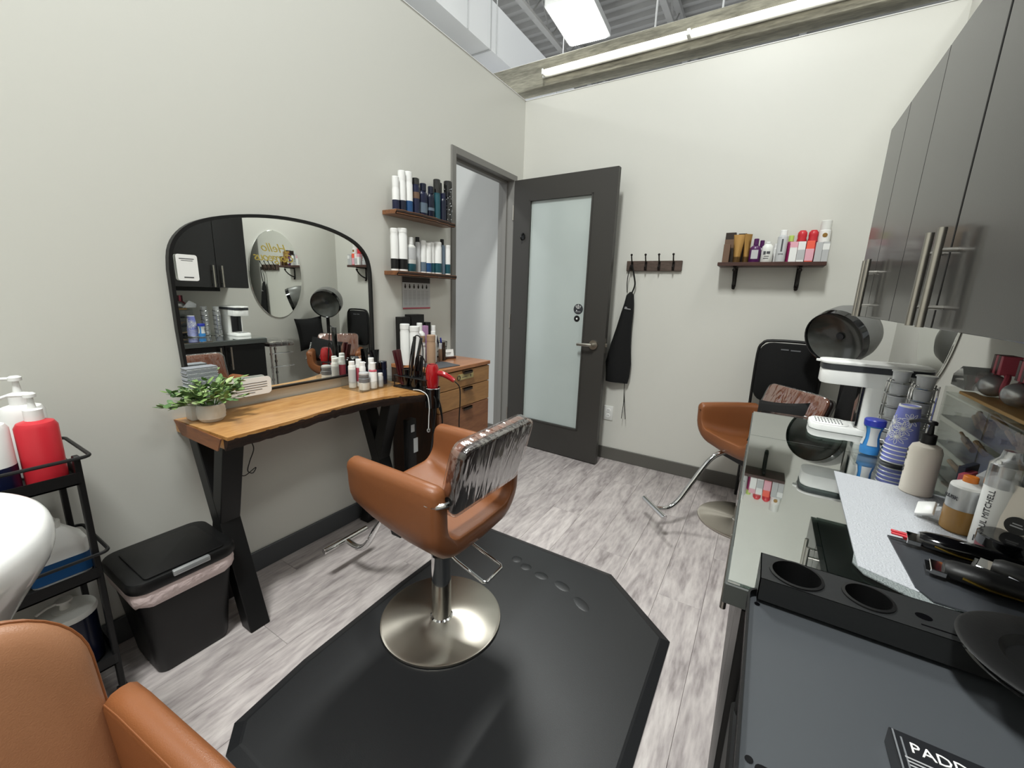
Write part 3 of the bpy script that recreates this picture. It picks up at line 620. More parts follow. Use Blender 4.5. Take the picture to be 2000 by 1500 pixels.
B('product_bottle', 'small grey brown bottle beside the card holder on the chest', (0.17, -1.205, ZC), 0.012, 0.11, 'brown', 'lgrey', 0.3, 0.8)
B('product_bottle', 'small dark olive bottle next to the card holder', (0.165, -1.168, ZC), 0.012, 0.115, 'dkbrown', 'dkbrown', 0.3, 0.8)
t = thing('pencil_cup', 'black wire mesh pencil cup behind the business cards', 'cup', (0.065, -1.075, ZC))
bm = nb()
for z in (0.002, 0.035, 0.068, 0.1): lathe(bm, [(0.028+0.09*z, z), (0.029+0.09*z, z+0.003)], 20, cap=False)
for k in range(20): a = k*pi/10; tube(bm, [(0.028*cos(a), 0.028*sin(a), 0), (0.037*cos(a), 0.037*sin(a), 0.1)], 0.0008, 4)
lathe(bm, [(0.028, 0), (0.028, 0.002)], 20); obj('mesh', bm, 'blackm', t)
for k, (dx, dy, tx, ty, m, lb) in enumerate([(0, 0, 0.0, -0.045, 'navy', 'navy blue pen leaning left in the mesh pencil cup'), (0.008, 0.006, 0.006, -0.030, 'cobalt', 'bright blue pen in the mesh pencil cup')]):
    t = thing('pen', lb, 'pen', (0.065+dx, -1.075+dy, ZC+0.003)); bm = nb(); p1 = V((tx, ty, 0.135-0.01*k)); tube(bm, [(0, 0, 0), p1*0.75], 0.0045, 8); obj('barrel', bm, m, t)
    bm = nb(); tube(bm, [p1*0.75, p1], 0.005, 8); obj('pen_cap', bm, m, t)
t = thing('card_holder', 'small wooden holder with white business cards on the chest', 'card holder', (0.135, -1.095, ZC), R(-20))
bm = nb(); box(bm, (-0.022, -0.05, 0), (0.022, 0.05, 0.014), 0.002); obj('base', bm, 'shelfd', t)
for k in range(3):
    bm = nb(); box(bm, (-0.006+k*0.005, -0.044, 0.012), (-0.0045+k*0.005, 0.044, 0.058)); c = obj('card', bm, 'paper', t, smooth=0); c.rotation_euler = (0, R(-12), 0)
bm = nb(); mm = basis((0.0065, 0, 0), (0, 1, 0), (0, 0, 1)); lines(bm, mm, [(-0.015, 0.025, 0.035, 0.003), (-0.01, 0.02, 0.028, 0.002)]); obj('card_print', bm, 'print', t, smooth=0).rotation_euler = (0, R(-12), 0)
# ------------------------------------------------------------------ tray with products on the desk
t = thing('clear_tray', 'clear acrylic tray holding white and navy products on the desk', 'tray', (0.115, -1.70, ZD+0.0005))
bm = nb(); box(bm, (-0.075, -0.115, 0), (0.085, 0.115, 0.004))
for a, b in (((-0.075, -0.115, 0), (-0.072, 0.115, 0.045)), ((0.082, -0.115, 0), (0.085, 0.115, 0.045)), ((-0.075, -0.115, 0), (0.085, -0.112, 0.045)), ((-0.075, 0.112, 0), (0.085, 0.115, 0.045))): box(bm, a, b)
obj('tray_shell', bm, 'acryl', t, smooth=0)
ZR = ZD+0.005
B('cream_jar', 'round white jar with dark grey lid at the front of the clear tray', (0.168, -1.775, ZR), 0.026, 0.062, 'white', 'grey', 0.36, 1.02, shoulder=0.02, cat='jar')
B('cream_jar', 'second white jar with grey lid stacked on the front jar', (0.168, -1.775, ZR+0.0625), 0.024, 0.026, 'grey', 'lgrey', 0.4, 1.02, shoulder=0.02, cat='jar')
B('product_bottle', 'white bottle with pink neck ring at the front of the clear tray', (0.172, -1.722, ZR), 0.0195, 0.132, 'white', 'white', 0.27, 0.72, shoulder=0.04, band=(0.66, 0.73, 'rose'))
B('small_bottle', 'small translucent grey bottle right of the pink ringed bottle', (0.172, -1.676, ZR), 0.015, 0.072, 'lgrey', 'white', 0.2, 0.85)
B('product_bottle', 'white bottle with cream print next to the mirror on the clear tray', (0.085, -1.780, ZR), 0.018, 0.136, 'white2', 'white', 0.14, 0.8, shoulder=0.05, band=(0.2, 0.7, 'lgrey'))
B('product_bottle', 'white bottle with rose panel in the middle of the clear tray', (0.085, -1.738, ZR), 0.017, 0.142, 'white2', 'white', 0.15, 0.85, band=(0.2, 0.7, 'rose'))
B('product_bottle', 'white bottle with grey panel in the clear tray', (0.118, -1.742, ZR), 0.016, 0.132, 'white', 'white', 0.15, 0.85, band=(0.2, 0.65, 'lgrey'))
B('product_bottle', 'taller slim white bottle behind the pink ringed bottle', (0.135, -1.700, ZR), 0.016, 0.150, 'white', 'white', 0.2, 0.9)
for k, (a, b, lb) in enumerate([(0.13, -1.655, 'dark navy jar left front in the clear tray group'), (0.13, -1.618, 'dark navy jar at the right of the clear tray'), (0.088, -1.655, 'dark navy jar close to the mirror in the clear tray'), (0.090, -1.690, 'black jar behind the slim white bottle in the tray')]):
    B('navy_jar', lb, (a, b, ZR), 0.0195, 0.122, 'navy2', 'blackg' if k != 1 else 'navy2', 0.3, 1.02, cat='jar')
s = squeeze('hair_gel_tube', 'black squeeze tube with white lettering behind the navy jars', (0.058, -1.612, ZR), 0.024, 0.175, 'blackg', 'blackg', rz=R(80))
text('lettering', 'CREW', 0.019, 'paper', s, basis((0, -0.0105, 0.098), (1, 0, 0), (0, 0.07, 1)))
# tool holder at the desk corner with irons, dryer and cords
t = thing('tool_holder', 'black metal styling tool holder on the right corner of the desk', 'tool holder', (0.33, -1.58, ZD+0.001))
bm = nb(); box(bm, (-0.12, -0.045, 0), (0.11, 0.04, 0.006), 0.001); box(bm, (-0.12, -0.045, 0.06), (0.11, 0.04, 0.064), 0.001)
for xx in (-0.115, 0.105):
    for yy in (-0.04, 0.035): tube(bm, [(xx, yy, 0), (xx, yy, 0.062)], 0.003, 6)
obj('stand', bm, 'blackm', t)
for xx in (-0.07, 0.0):
    bm = nb(); lathe(bm, [(0.026, -0.03), (0.028, 0.066), (0.025, 0.066), (0.023, -0.03)], 18, (xx, 0, 0.03), cap=False); obj('cup', bm, 'blackg', t)
bm = nb(); lathe(bm, [(0.036, -0.10), (0.038, 0.0), (0.033, 0.0), (0.031, -0.10)], 22, (0.115, 0.0, 0.02), cap=False); obj('dryer_cup', bm, 'blackg', t)
bm = nb(); tube(bm, [(0.115+0.038*cos(k*pi/10), 0.038*sin(k*pi/10), 0.021) for k in range(20)], 0.003, 6, close=True); obj('chrome_ring', bm, 'chrome', t)
def iron(name, label, loc, tilt, az, L, m, w=0.013):
    t = thing(name, label, 'hair iron', loc)
    Mx = Matrix.Rotation(az, 4, 'Z') @ Matrix.Rotation(tilt, 4, 'Y')
    for s, a in ((-1, R(-3)), (1, R(3))):
        bm = nb(); box(bm, (s*0.006-0.007, -w, 0), (s*0.006+0.007, w, L), 0.005, 2); xf(bm, Mx @ Matrix.Rotation(a, 4, 'Y')); obj('arm', bm, m, t)
    bm = nb(); lathe(bm, [(0.012, -0.015), (0.014, 0.01), (0.008, 0.02)], 12); xf(bm, Mx); obj('hinge_end', bm, m, t)
    return t
iron1 = iron('flat_iron', 'tall glossy black flat iron standing in the tool holder', (0.325, -1.60, ZD+0.06), R(9), R(30), 0.215, 'blackg')
iron('flat_iron', 'dark maroon flat iron with open jaws at the left of the holder', (0.255, -1.60, ZD+0.03), R(-14), R(0), 0.17, 'maroon', 0.013)
iron3 = iron('curling_iron', 'short black iron with looped cord in the middle of the holder', (0.345, -1.575, ZD+0.05), R(4), R(70), 0.12, 'blackp', 0.012)
t = dryer = thing('hair_dryer', 'glossy red hair dryer hanging nose down in the holder at the desk corner', 'hair dryer', (0.445, -1.58, ZD))
bm = nb(); lathe(bm, [(0.026, 0.0), (0.031, 0.02), (0.034, 0.055), (0.034, 0.085), (0.031, 0.108), (0.024, 0.124), (0.012, 0.128)], 26, (0, 0, 0.018)); obj('barrel', bm, 'red', t)
bm = nb(); tube(bm, [(0.026, 0.008, 0.10), (0.055, 0.018, 0.096), (0.085, 0.028, 0.083), (0.112, 0.037, 0.066)], lambda f: 0.0135-0.003*f+0.002*sin(f*pi), 12, smooth=4); obj('handle', bm, 'red', t)
bm = nb()
for z in (0.03, 0.035): lathe(bm, [(0.0335, z), (0.034, z+0.002)], 24, (0, 0, 0.06), cap=False)
lathe(bm, [(0.0215, 0), (0.0205, 0.003)], 20, (0, 0, 0.142)); obj('grille', bm, 'maroon', t)
def cord(owner, pts, m='blackp', r=0.003):
    bm = nb(); tube(bm, [V(p)-V(owner.location) for p in pts], r, 7, smooth=6); return obj('power_cord', bm, m, owner)
cord(dryer, [(0.558, -1.542, 0.848), (0.578, -1.53, 0.82), (0.575, -1.52, 0.75), (0.565, -1.515, 0.62), (0.57, -1.51, 0.48), (0.55, -1.50, 0.3), (0.52, -1.48, 0.12), (0.46, -1.5, 0.01)])
cord(iron1, [(0.31, -1.61, 0.86), (0.325, -1.605, 0.98), (0.345, -1.60, 1.055), (0.375, -1.595, 1.06), (0.392, -1.59, 1.0), (0.395, -1.60, 0.88), (0.40, -1.605, 0.80), (0.42, -1.58, 0.72), (0.43, -1.56, 0.55)])
cord(iron3, [(0.345, -1.60, 0.90), (0.355, -1.60, 0.955), (0.385, -1.595, 0.965), (0.405, -1.59, 0.93), (0.40, -1.60, 0.86), (0.39, -1.61, 0.80)])
t = thing('hanging_cord_end', 'white lead with chrome ball end hanging off the desk corner', 'lead', (0, 0, 0))
bm = nb(); tube(bm, [(0.36, -1.63, 0.792), (0.41, -1.632, 0.796), (0.45, -1.625, 0.775), (0.458, -1.62, 0.72), (0.455, -1.62, 0.66), (0.452, -1.62, 0.60)], 0.0022, 6, smooth=6); obj('cord', bm, 'white', t)
bm = nb(); tube(bm, [(0.452, -1.62+0.008*cos(k*pi/7), 0.592+0.008*sin(k*pi/7)) for k in range(14)], 0.004, 8, close=True); obj('chrome_ball', bm, 'chrome', t)
t = strip = thing('power_strip', 'black power strip with dark cords draped from it beside the right desk leg', 'power strip', (0.30, -1.60, 0.46))
bm = nb(); box(bm, (-0.02, -0.03, -0.13), (0.02, 0.03, 0.16), 0.006, 2); obj('housing', bm, 'blackp', t)
bm = nb(); box(bm, (0.0205, -0.012, 0.09), (0.0225, 0.012, 0.13)); obj('white_plug', bm, 'lgrey', t, smooth=0)
bm = nb(); box(bm, (0.0205, 0.005, -0.03), (0.0225, 0.035, 0.05)); obj('warning_tag', bm, 'lgrey', t, smooth=0)
for k in range(6):
    y = -1.60+0.022*k; xx = 0.42-0.02*(k % 3)
    cord(strip, [(0.40, -1.61, 0.79), (xx+0.06, -1.60+0.006*k, 0.76), (xx+0.05, y, 0.6), (xx+0.02-0.01*k, y+0.02, 0.4), (xx-0.05, y, 0.2), (xx-0.12, y-0.02, 0.01)], 'dgrey' if k == 2 else 'blackp', 0.0032)
# ------------------------------------------------------------------ far wall: hooks, apron, shelf, outlet
t = thing('hook_rack', 'wooden coat rack with four dark double hooks on the far wall', 'rack', (1.105, -0.001, 1.508))
bm = nb(); box(bm, (-0.19, -0.02, -0.035), (0.19, 0, 0.035), 0.002); obj('board', bm, 'rack', t)
for xx in (-0.15, -0.052, 0.04, 0.135):
    bm = nb(); tube(bm, [(xx, -0.022, 0.01), (xx, -0.035, 0.03), (xx, -0.05, 0.055), (xx, -0.055, 0.072)], 0.0045, 8, smooth=3); sphere(bm, (xx, -0.056, 0.074), 0.008, u=10, v=7)
    tube(bm, [(xx, -0.022, -0.02), (xx, -0.045, -0.03), (xx, -0.05, -0.012)], 0.004, 8, smooth=3); sphere(bm, (xx, -0.05, -0.010), 0.006, u=8, v=6); box(bm, (xx-0.008, -0.026, -0.03), (xx+0.008, -0.02, 0.028), 0.002)
    obj('hook', bm, 'bracket', t)
t = thing('apron', 'black salon apron hanging by its neck loop from the leftmost hook', 'apron', (0.955, -0.05, 0))
def zig(bm, secs, seg=12):
    loft(bm, [[V((cx+wx*cos(2*pi*k/seg), cy+wy*sin(2*pi*k/seg)*(1+0.35*cos(2*pi*k*3/seg)), z)) for k in range(seg)] for cx, cy, z, wx, wy in secs]); return bm
bm = nb(); zig(bm, [(0.012, 0.02, 1.325, 0.008, 0.006), (0.010, 0.015, 1.30, 0.028, 0.012), (0.008, 0.012, 1.24, 0.036, 0.016), (0.002, 0.01, 1.18, 0.045, 0.018), (-0.012, 0.008, 1.06, 0.058, 0.02), (-0.026, 0.008, 0.93, 0.078, 0.022), (-0.032, 0.008, 0.80, 0.098, 0.024), (-0.030, 0.01, 0.70, 0.092, 0.024), (-0.034, 0.012, 0.645, 0.086, 0.02)], 24); obj('body', bm, 'fabric', t)
bm = nb(); tube(bm, [(-0.016, 0.02, 1.32), (-0.020, 0.01, 1.40), (-0.006, 0.0, 1.50), (0.0, 0.0, 1.505), (0.012, 0.0, 1.50), (0.036, 0.01, 1.40), (0.034, 0.015, 1.36), (0.02, 0.02, 1.32)], 0.0055, 8, smooth=5, rz=0.5); obj('neck_loop', bm, 'fabric', t)
for dx in (0.0, 0.03):
    bm = nb(); tube(bm, [(0.035, 0.01, 0.72), (0.035, 0.0, 0.6), (0.04+dx*0.2, 0.0, 0.5), (0.034+dx, 0.0, 0.37)], 0.0055, 7, smooth=4, rz=0.4); obj('tie', bm, 'fabric', t)
bm = nb(); mm = basis((0.012, -0.0125, 1.20), (1, 0.03, -0.12), (0, 0, 1)); lines(bm, mm, [(-0.028, 0.018, 0, 0.006), (-0.026, -0.008, 0.008, 0.007)]); obj('white_print', bm, 'printl', t, smooth=0)
t = thing('wall_outlet', 'white power outlet low on the far wall beside the door', 'outlet', (0.868, -0.001, 0.382))
bm = nb(); box(bm, (-0.038, -0.006, -0.058), (0.038, 0, 0.058), 0.003, 2); obj('plate', bm, 'white2', t)
for z in (-0.022, 0.022):
    bm = nb(); lathe(bm, [(0.016, -0.0085), (0.017, -0.006)], 16, (0, 0, z), axis='Y'); s = obj('socket', bm, 'white', t)
    bm = nb(); box(bm, (-0.007, -0.0095, z-0.004), (-0.005, -0.008, z+0.006)); box(bm, (0.005, -0.0095, z-0.004), (0.007, -0.008, z+0.006)); obj('slots', bm, 'dgrey', s, smooth=0)
ZF = 1.520
t = thing('wall_shelf', 'dark stained wooden shelf on two iron brackets on the far wall', 'shelf', (0, 0, ZF))
bm = nb(); box(bm, (1.528, -0.152, -0.022), (2.083, -0.001, 0), 0.002); obj('board', bm, 'shelfd', t)
for xx in (1.625, 1.965):
    bm = nb(); box(bm, (xx-0.012, -0.006, -0.145), (xx+0.012, -0.001, -0.022), 0.002); box(bm, (xx-0.010, -0.13, -0.030), (xx+0.010, -0.001, -0.022), 0.002)
    tube(bm, [(xx, -0.125, -0.034), (xx, -0.118, -0.06), (xx, -0.07, -0.105), (xx, -0.012, -0.13)], 0.007, 8, smooth=5); sphere(bm, (xx, -0.122, -0.045), 0.012, u=10, v=7); sphere(bm, (xx, -0.010, -0.150), 0.011, u=10, v=7)
    obj('bracket', bm, 'bracket', t)
YF = -0.10
carton('brown_box', 'dark brown tall carton at the left end of the far wall shelf', (1.575, -0.045, ZF), 0.058, 0.05, 0.185, 'dkbrown', bandm='brown', z0=0.5, z1=0.78)
carton('brown_box', 'small taupe carton in front of the dark brown one at the shelf end', (1.567, -0.115, ZF), 0.036, 0.036, 0.108, 'brown')
carton('brown_box', 'dark carton behind the gold squeeze tubes', (1.640, -0.042, ZF), 0.046, 0.045, 0.178, 'dkbrown')
squeeze('gold_tube', 'wide gold squeeze tube standing on the far wall shelf', (1.628, -0.115, ZF), 0.024, 0.165, 'gold', 'goldd', fw=1.35, capf=0.2)
squeeze('gold_tube', 'narrow gold squeeze tube beside the wide gold one', (1.676, -0.105, ZF), 0.020, 0.168, 'gold', 'goldd', fw=1.2, capf=0.2, rz=R(35))
t = B('purple_bottle', 'purple bottle with white label at the front of the shelf', (1.722, YF-0.01, ZF), 0.030, 0.138, 'purple', 'purple', 0.27, 0.45, shoulder=0.2, sy=0.7)
bm = nb(); box(bm, (-0.018, -0.0222, 0.02), (0.018, -0.0212, 0.072)); obj('label_patch', bm, 'lgrey', t, smooth=0)
B('purple_bottle', 'second purple bottle, mostly behind the white bottle', (1.752, -0.055, ZF), 0.024, 0.134, 'purple', 'purple', 0.3, 0.5, shoulder=0.2, sy=0.7)
t = B('white_bottle', 'round shouldered white bottle with black print and clear tip', (1.786, YF-0.012, ZF), 0.031, 0.118, 'white2', 'white', 0.08, 0.4, shoulder=0.28, sy=0.75)
bm = nb(); mm = basis((0, -0.0240, 0.045), (1, 0, 0), (0, 0, 1)); lines(bm, mm, [(-0.019, -0.006, 0, 0.018), (-0.002, 0.016, 0.003, 0.014), (-0.014, 0.012, -0.012, 0.003), (-0.016, 0.01, -0.024, 0.003)]); obj('black_print', bm, 'print', t, smooth=0)
B('spray_can', 'small white can left of the large white spray can', (1.828, -0.055, ZF), 0.014, 0.112, 'white', 'white', 0.2, 0.8)
t = B('spray_can', 'large silver white spray can with white cap in the shelf centre', (1.856, YF-0.005, ZF), 0.0265, 0.182, 'lgrey', 'white', 0.16, 0.72, shoulder=0.06)
bm = nb(); mm = basis((0, -0.0272, 0.08), (1, 0, 0), (0, 0, 1)); lines(bm, mm, [(-0.004, 0.004, -0.02, 0.07), (-0.014, 0.012, -0.035, 0.003)]); obj('print', bm, 'print', t, smooth=0)
B('magenta_can', 'magenta can with lime green cap behind the pink and white boxes', (1.898, -0.065, ZF), 0.019, 0.155, 'magenta', 'lime', 0.22, 0.72)
for xx, lb in ((1.950, 'wine red shaped bottle, left of the pair'), (2.004, 'wine red shaped bottle, right of the pair')):
    B('red_bottle', lb+' on the far wall shelf', (xx, -0.045, ZF), 0.026, 0.185, 'redp', 'redp', 0, 1, prof=[(0.023, 0), (0.026, 0.01), (0.026, 0.12), (0.022, 0.14), (0.024, 0.155), (0.023, 0.172), (0.014, 0.184)], band=(0.55, 0.66, 'wine'))
carton('small_box', 'small pink topped white box in front of the magenta can', (1.916, -0.125, ZF), 0.036, 0.03, 0.112, 'white', bandm='pink', z0=0.72, z1=1.0)
carton('small_box', 'small white box between the pink topped and the coral box', (1.954, -0.125, ZF), 0.036, 0.03, 0.112, 'white', bandm='lgrey', z0=0.1, z1=0.6)
carton('small_box', 'coral orange small box on the far wall shelf', (1.995, -0.125, ZF), 0.038, 0.03, 0.115, 'coral', bandm='pink', z0=0.05, z1=0.62)
carton('small_box', 'pale grey small box right of the coral one', (2.036, -0.125, ZF), 0.032, 0.03, 0.106, 'lgrey')
carton('small_box', 'pale grey small box at the right end of the shelf', (2.068, -0.125, ZF), 0.030, 0.03, 0.108, 'lgrey', bandm='white', z0=0.6, z1=0.9)
t = B('tall_bottle', 'tall white bottle with round gold badge at the right of the shelf', (2.056, -0.055, ZF), 0.029, 0.232, 'white', 'white2', 0.22, 0.92, shoulder=0.02)
bm = nb(); lathe(bm, [(0.012, -0.0305), (0.012, -0.028)], 18, (0, 0, 0.150), axis='Y'); obj('gold_badge', bm, 'gold', t)
# ------------------------------------------------------------------ styling chair
def chair(label, loc, rz, group='tan leather styling chairs', lift=0.0, yaw=14):
    t = thing('styling_chair', label, 'chair', loc, rz, group)
    bm = nb(); lathe(bm, [(0.232, 0.0), (0.235, 0.003), (0.234, 0.010), (0.226, 0.0125), (0.0001, 0.0135)], 96); obj('base_plate', bm, 'brushed', t, smooth=30, label='round brushed steel base plate')
    bm = nb(); lathe(bm, [(0.046, 0.012), (0.038, 0.018), (0.038, 0.30)], 28); obj('column', bm, 'chrome', t)
    bm = nb(); lathe(bm, [(0.036, 0.28), (0.043, 0.30), (0.043, 0.42), (0.06, 0.44)], 24); obj('pump_housing', bm, 'blackg', t)
    bm = nb(); tube(bm, [(0.02, -0.045, 0.37), (0.12, -0.055, 0.335), (0.235, -0.055, 0.30), (0.245, -0.045, 0.298), (0.245, 0.045, 0.298), (0.235, 0.055, 0.30), (0.12, 0.055, 0.335), (0.02, 0.045, 0.37)], 0.0055, 8); obj('pump_lever', bm, 'chrome', t, label='chrome loop pump lever')
    bm = nb(); box(bm, (-0.12, -0.09, 0.425), (0.12, 0.09, 0.462), 0.004); obj('seat_plate', bm, 'blackm', t)
    # bucket shell
    def sect(x, zb, zt, hw, k):
        ta, tb, rr = 0.060*k, 0.075*k, 0.09
        cl = []
        cyo = hw-0.031; z0 = zb+0.0375
        cl.append((-cyo-0.004, zt-0.03, ta)); cl.append((-cyo-0.002, (zt+z0+rr)/2, ta)); cl.append((-cyo, z0+rr, ta))
        for a in (15, 30, 45, 60, 75): cl.append((-cyo+rr-rr*cos(R(a)), z0+rr-rr*sin(R(a)), ta+(tb-ta)*a/90))
        cl.append((-cyo+rr, z0, tb)); cl.append((0, z0-0.006, tb*1.03))
        full = cl+[(-a, b, c) for a, b, c in reversed(cl[:-1])]
        outer, inner = [], []; n = len(full)
        for i, (a, b, c) in enumerate(full):
            p = full[max(i-1, 0)]; q = full[min(i+1, n-1)]; d = V((q[0]-p[0], q[1]-p[1])).normalized(); nn = V((d.y, -d.x))
            outer.append((a+nn.x*c/2, b+nn.y*c/2)); inner.append((a-nn.x*c/2, b-nn.y*c/2))
        ht = ta/2
        def tip(i, s):
            a, b, c = full[i]; return [(a+s*ht*cos(R(q)), b+ht*sin(R(q))*0.95) for q in (30, 60, 90, 120, 150)]
        loop = outer+tip(n-1, 1)+list(reversed(inner))+[(a, b) for a, b in tip(0, 1)]
        return [V((x, a, b)) for a, b in loop]
    st = [(-0.212, 0.512, 0.694, 0.238, 0.35), (-0.211, 0.505, 0.701, 0.242, 0.6), (-0.205, 0.496, 0.710, 0.246, 0.85), (-0.192, 0.490, 0.714, 0.248, 1), (-0.12, 0.466, 0.714, 0.250, 1), (-0.04, 0.448, 0.713, 0.250, 1), (0.05, 0.432, 0.711, 0.250, 1), (0.13, 0.424, 0.707, 0.248, 1), (0.170, 0.421, 0.704, 0.246, 1), (0.186, 0.424, 0.699, 0.243, 0.85), (0.193, 0.431, 0.692, 0.240, 0.6), (0.195, 0.438, 0.686, 0.237, 0.35)]
    bm = nb(); loft(bm, [sect(*s) for s in st]); obj('bucket_seat', bm, 'leather', t, smooth=75)
    # back pad
    B0 = Matrix.Translation((0.215, 0, 0.718)) @ Matrix.Rotation(R(yaw), 4, 'Y')
    def pad(bm, w, h, th, r, x0=0):
        lo = []
        for f, s in ((-1, 0.93), (-0.85, 0.985), (-0.5, 1), (0.5, 1), (0.85, 0.985), (1, 0.93)):
            lo.append([V((x0+f*th/2, a*s, b*s)) for a, b in rrect(w, h, r)])
        return loft(bm, lo)
    bm = nb(); pad(bm, 0.395, 0.235, 0.026, 0.035, -0.014); xf(bm, B0); obj('back_cushion', bm, 'browncover', t, smooth=45)
    bm = nb(); pad(bm, 0.395, 0.235, 0.024, 0.035, 0.013); xf(bm, B0); obj('back_shell', bm, 'darkvinyl', t, smooth=45, label='dark brown vinyl rear of the back')
    bm = nb(); pad(bm, 0.412, 0.250, 0.064, 0.04, 0); xf(bm, B0); obj('plastic_cover', bm, 'plastic', t, smooth=60, label='wrinkled clear plastic cover over the back')
    for s in (-1, 1):
        bm = nb(); tube(bm, [(0.10, s*0.222, 0.655), (0.135, s*0.238, 0.648), (0.175, s*0.236, 0.645), (0.205, s*0.212, 0.650), (0.205, s*0.19, 0.655)], 0.0095, 10, smooth=5); obj('chrome_bracket', bm, 'chrome', t)
        bm = nb(); lathe(bm, [(0.015, -0.014), (0.015, 0.014)], 12, (0.207, s*0.192, 0.658), axis='Y'); obj('pivot_knob', bm, 'blackp', t)
    bm = nb(); tube(bm, [(-0.10, 0, 0.455), (-0.20, 0, 0.445), (-0.27, 0, 0.40), (-0.36, 0, 0.27), (-0.43, 0, 0.165), (-0.49, 0, 0.125), (-0.565, 0, 0.13)], 0.0135, 12, smooth=5); obj('footrest_tube', bm, 'chrome', t)
    bm = nb(); lathe(bm, [(0.012, -0.115), (0.0145, -0.112), (0.0145, 0.112), (0.012, 0.115)], 14, (-0.575, 0, 0.135), axis='Y'); obj('footrest_bar', bm, 'chrome', t)
    if lift:
        for c in t.children:
            if c.name.split('.')[0] not in ('base_plate', 'column', 'footrest_tube', 'footrest_bar'): c.location.z += lift
    return t
# floor mat
t = thing('anti_fatigue_mat', 'large black anti fatigue floor mat with clipped corners under the styling chair', 'mat', (0, 0, 0))
mp = [(0.63, -1.39), (1.395, -1.387), (1.70, -1.645), (1.70, -2.70), (1.66, -2.748), (0.70, -2.748), (0.655, -2.72), (0.612, -2.5), (0.607, -2.2), (0.612, -1.42)]
mp = [(0.68, -1.39), (1.385, -1.39), (1.70, -1.645), (1.70, -2.66), (1.62, -2.748), (0.73, -2.748), (0.655, -2.69), (0.622, -2.45), (0.607, -1.98), (0.610, -1.46)]
c = V((1.155, -2.07))
def inset(poly, d):
    out = []; n = len(poly)
    for i in range(n):
        a = V(poly[i-1]); b = V(poly[i]); e = V(poly[(i+1) % n])
        d1 = (b-a).normalized(); d2 = (e-b).normalized(); n1 = V((d1.y, -d1.x)); n2 = V((d2.y, -d2.x)); s = (n1+n2).normalized(); k = 1/max(0.5, s.dot(n1))
        out.append(b+s*d*k)
    return out
bm = nb(); loft(bm, [[V((p[0], p[1], z)) for p in inset(mp, d)] for z, d in ((0.001, 0.0), (0.005, 0.0), (0.0165, 0.030), (0.0185, 0.038))]); obj('mat_body', bm, 'mat', t, smooth=0)
for (a, b, rr, l) in ((0.965, -1.56, 30, 0.028), (1.03, -1.585, 22, 0.03), (1.12, -1.60, 12, 0.038), (1.23, -1.61, -4, 0.045), (1.345, -1.665, -20, 0.05)):
    bm = nb(); sphere(bm, (0, 0, 0), 1, (l, 0.026, 0.0036), 24, 12); xf(bm, Matrix.Translation((a, b, 0.0170)) @ Matrix.Rotation(R(rr-12), 4, 'Z')); obj('dent_ridge', bm, 'mat', t)
chair('tan leather styling chair on the black mat facing the arched mirror', (0.905, -2.045, 0.019), 0, None)
chair('tan leather styling chair under the hood dryer in the far right corner', (1.875, -0.485, 0.001), R(42), None, -0.03, 20)
# ------------------------------------------------------------------ corner: pillow, folding chair, hood dryer
def pillow(label, loc, rot, w, h, th=0.05, stitch=False):
    t = thing('throw_pillow', label, 'pillow', loc)
    bm = nb(); n = 10; gr = [[None]*(n+1) for _ in range(n+1)]; gb = [[None]*(n+1) for _ in range(n+1)]
    for i in range(n+1):
        for j in range(n+1):
            u = i/n*2-1; v = j/n*2-1; pu = 1-0.09*(1-v*v); pv = 1-0.09*(1-u*u); tt = th*max(0, (1-u**4)*(1-v**4))**0.5
            for g, q in ((gr, 1), (gb, -1)): g[i][j] = bm.verts.new((q*tt, u*w*pu, v*h*pv))
    for g in (gr, gb):
        for i in range(n):
            for j in range(n): bm.faces.new((g[i][j], g[i+1][j], g[i+1][j+1], g[i][j+1]))
    bmesh.ops.remove_doubles(bm, verts=bm.verts[:], dist=0.0005); obj('cushion', bm, 'fabric', t)
    if stitch:
        bm = nb()
        for k in range(12):
            f = -0.9+k*0.12; x = w*(1-0.09*(1-f*f)); box(bm, (-0.003, -x-0.010, f*h-0.003), (0.003, -x, f*h+0.002))
        obj('trim_stitches', bm, 'white', t, smooth=0)['kind'] = 'stuff'
    t.rotation_euler = rot; return t
pillow('black square pillow with white stitched edge lying on the dryer chair', (1.965, -0.555, 0.655), (R(-12), R(22), R(44)), 0.15, 0.125, 0.04, True)
pillow('larger black pillow wedged upright between the dryer chair back and the right wall', (2.285, -0.485, 0.80), (R(6), R(4), R(12)), 0.14, 0.17, 0.045)
t = thing('folding_chair', 'black padded folding chair, folded flat against the far wall behind the dryer chair', 'chair', (1.99, -0.115, 0))
bm = nb(); lo = []
for f, s in ((-0.018, 0.95), (-0.012, 1), (0.012, 1), (0.018, 0.95)): lo.append([V((a*s, f, 0.86+b*s)) for a, b in rrect(0.325, 0.37, 0.07)])
loft(bm, lo); obj('back_panel', bm, 'fabric', t, smooth=45)
bm = nb(); tube(bm, [(-0.165, 0.0, 0.010), (-0.166, 0.0, 0.5), (-0.168, 0.0, 0.70), (-0.168, 0, 0.97), (-0.15, 0, 1.035), (-0.10, 0, 1.057), (0.10, 0, 1.057), (0.15, 0, 1.035), (0.168, 0, 0.97), (0.168, 0, 0.70), (0.166, 0, 0.5), (0.165, 0, 0.010)], 0.009, 10, smooth=3); obj('frame', bm, 'blackm', t)
bm = nb(); box(bm, (-0.165, 0.012, 0.22), (0.165, 0.040, 0.60), 0.01, 2); obj('seat', bm, 'fabric', t)
for s in (-1, 1):
    bm = nb(); tube(bm, [(s*0.14, 0.028, 0.55), (s*0.14, 0.045, 0.012)], 0.009, 8); obj('leg', bm, 'blackm', t)
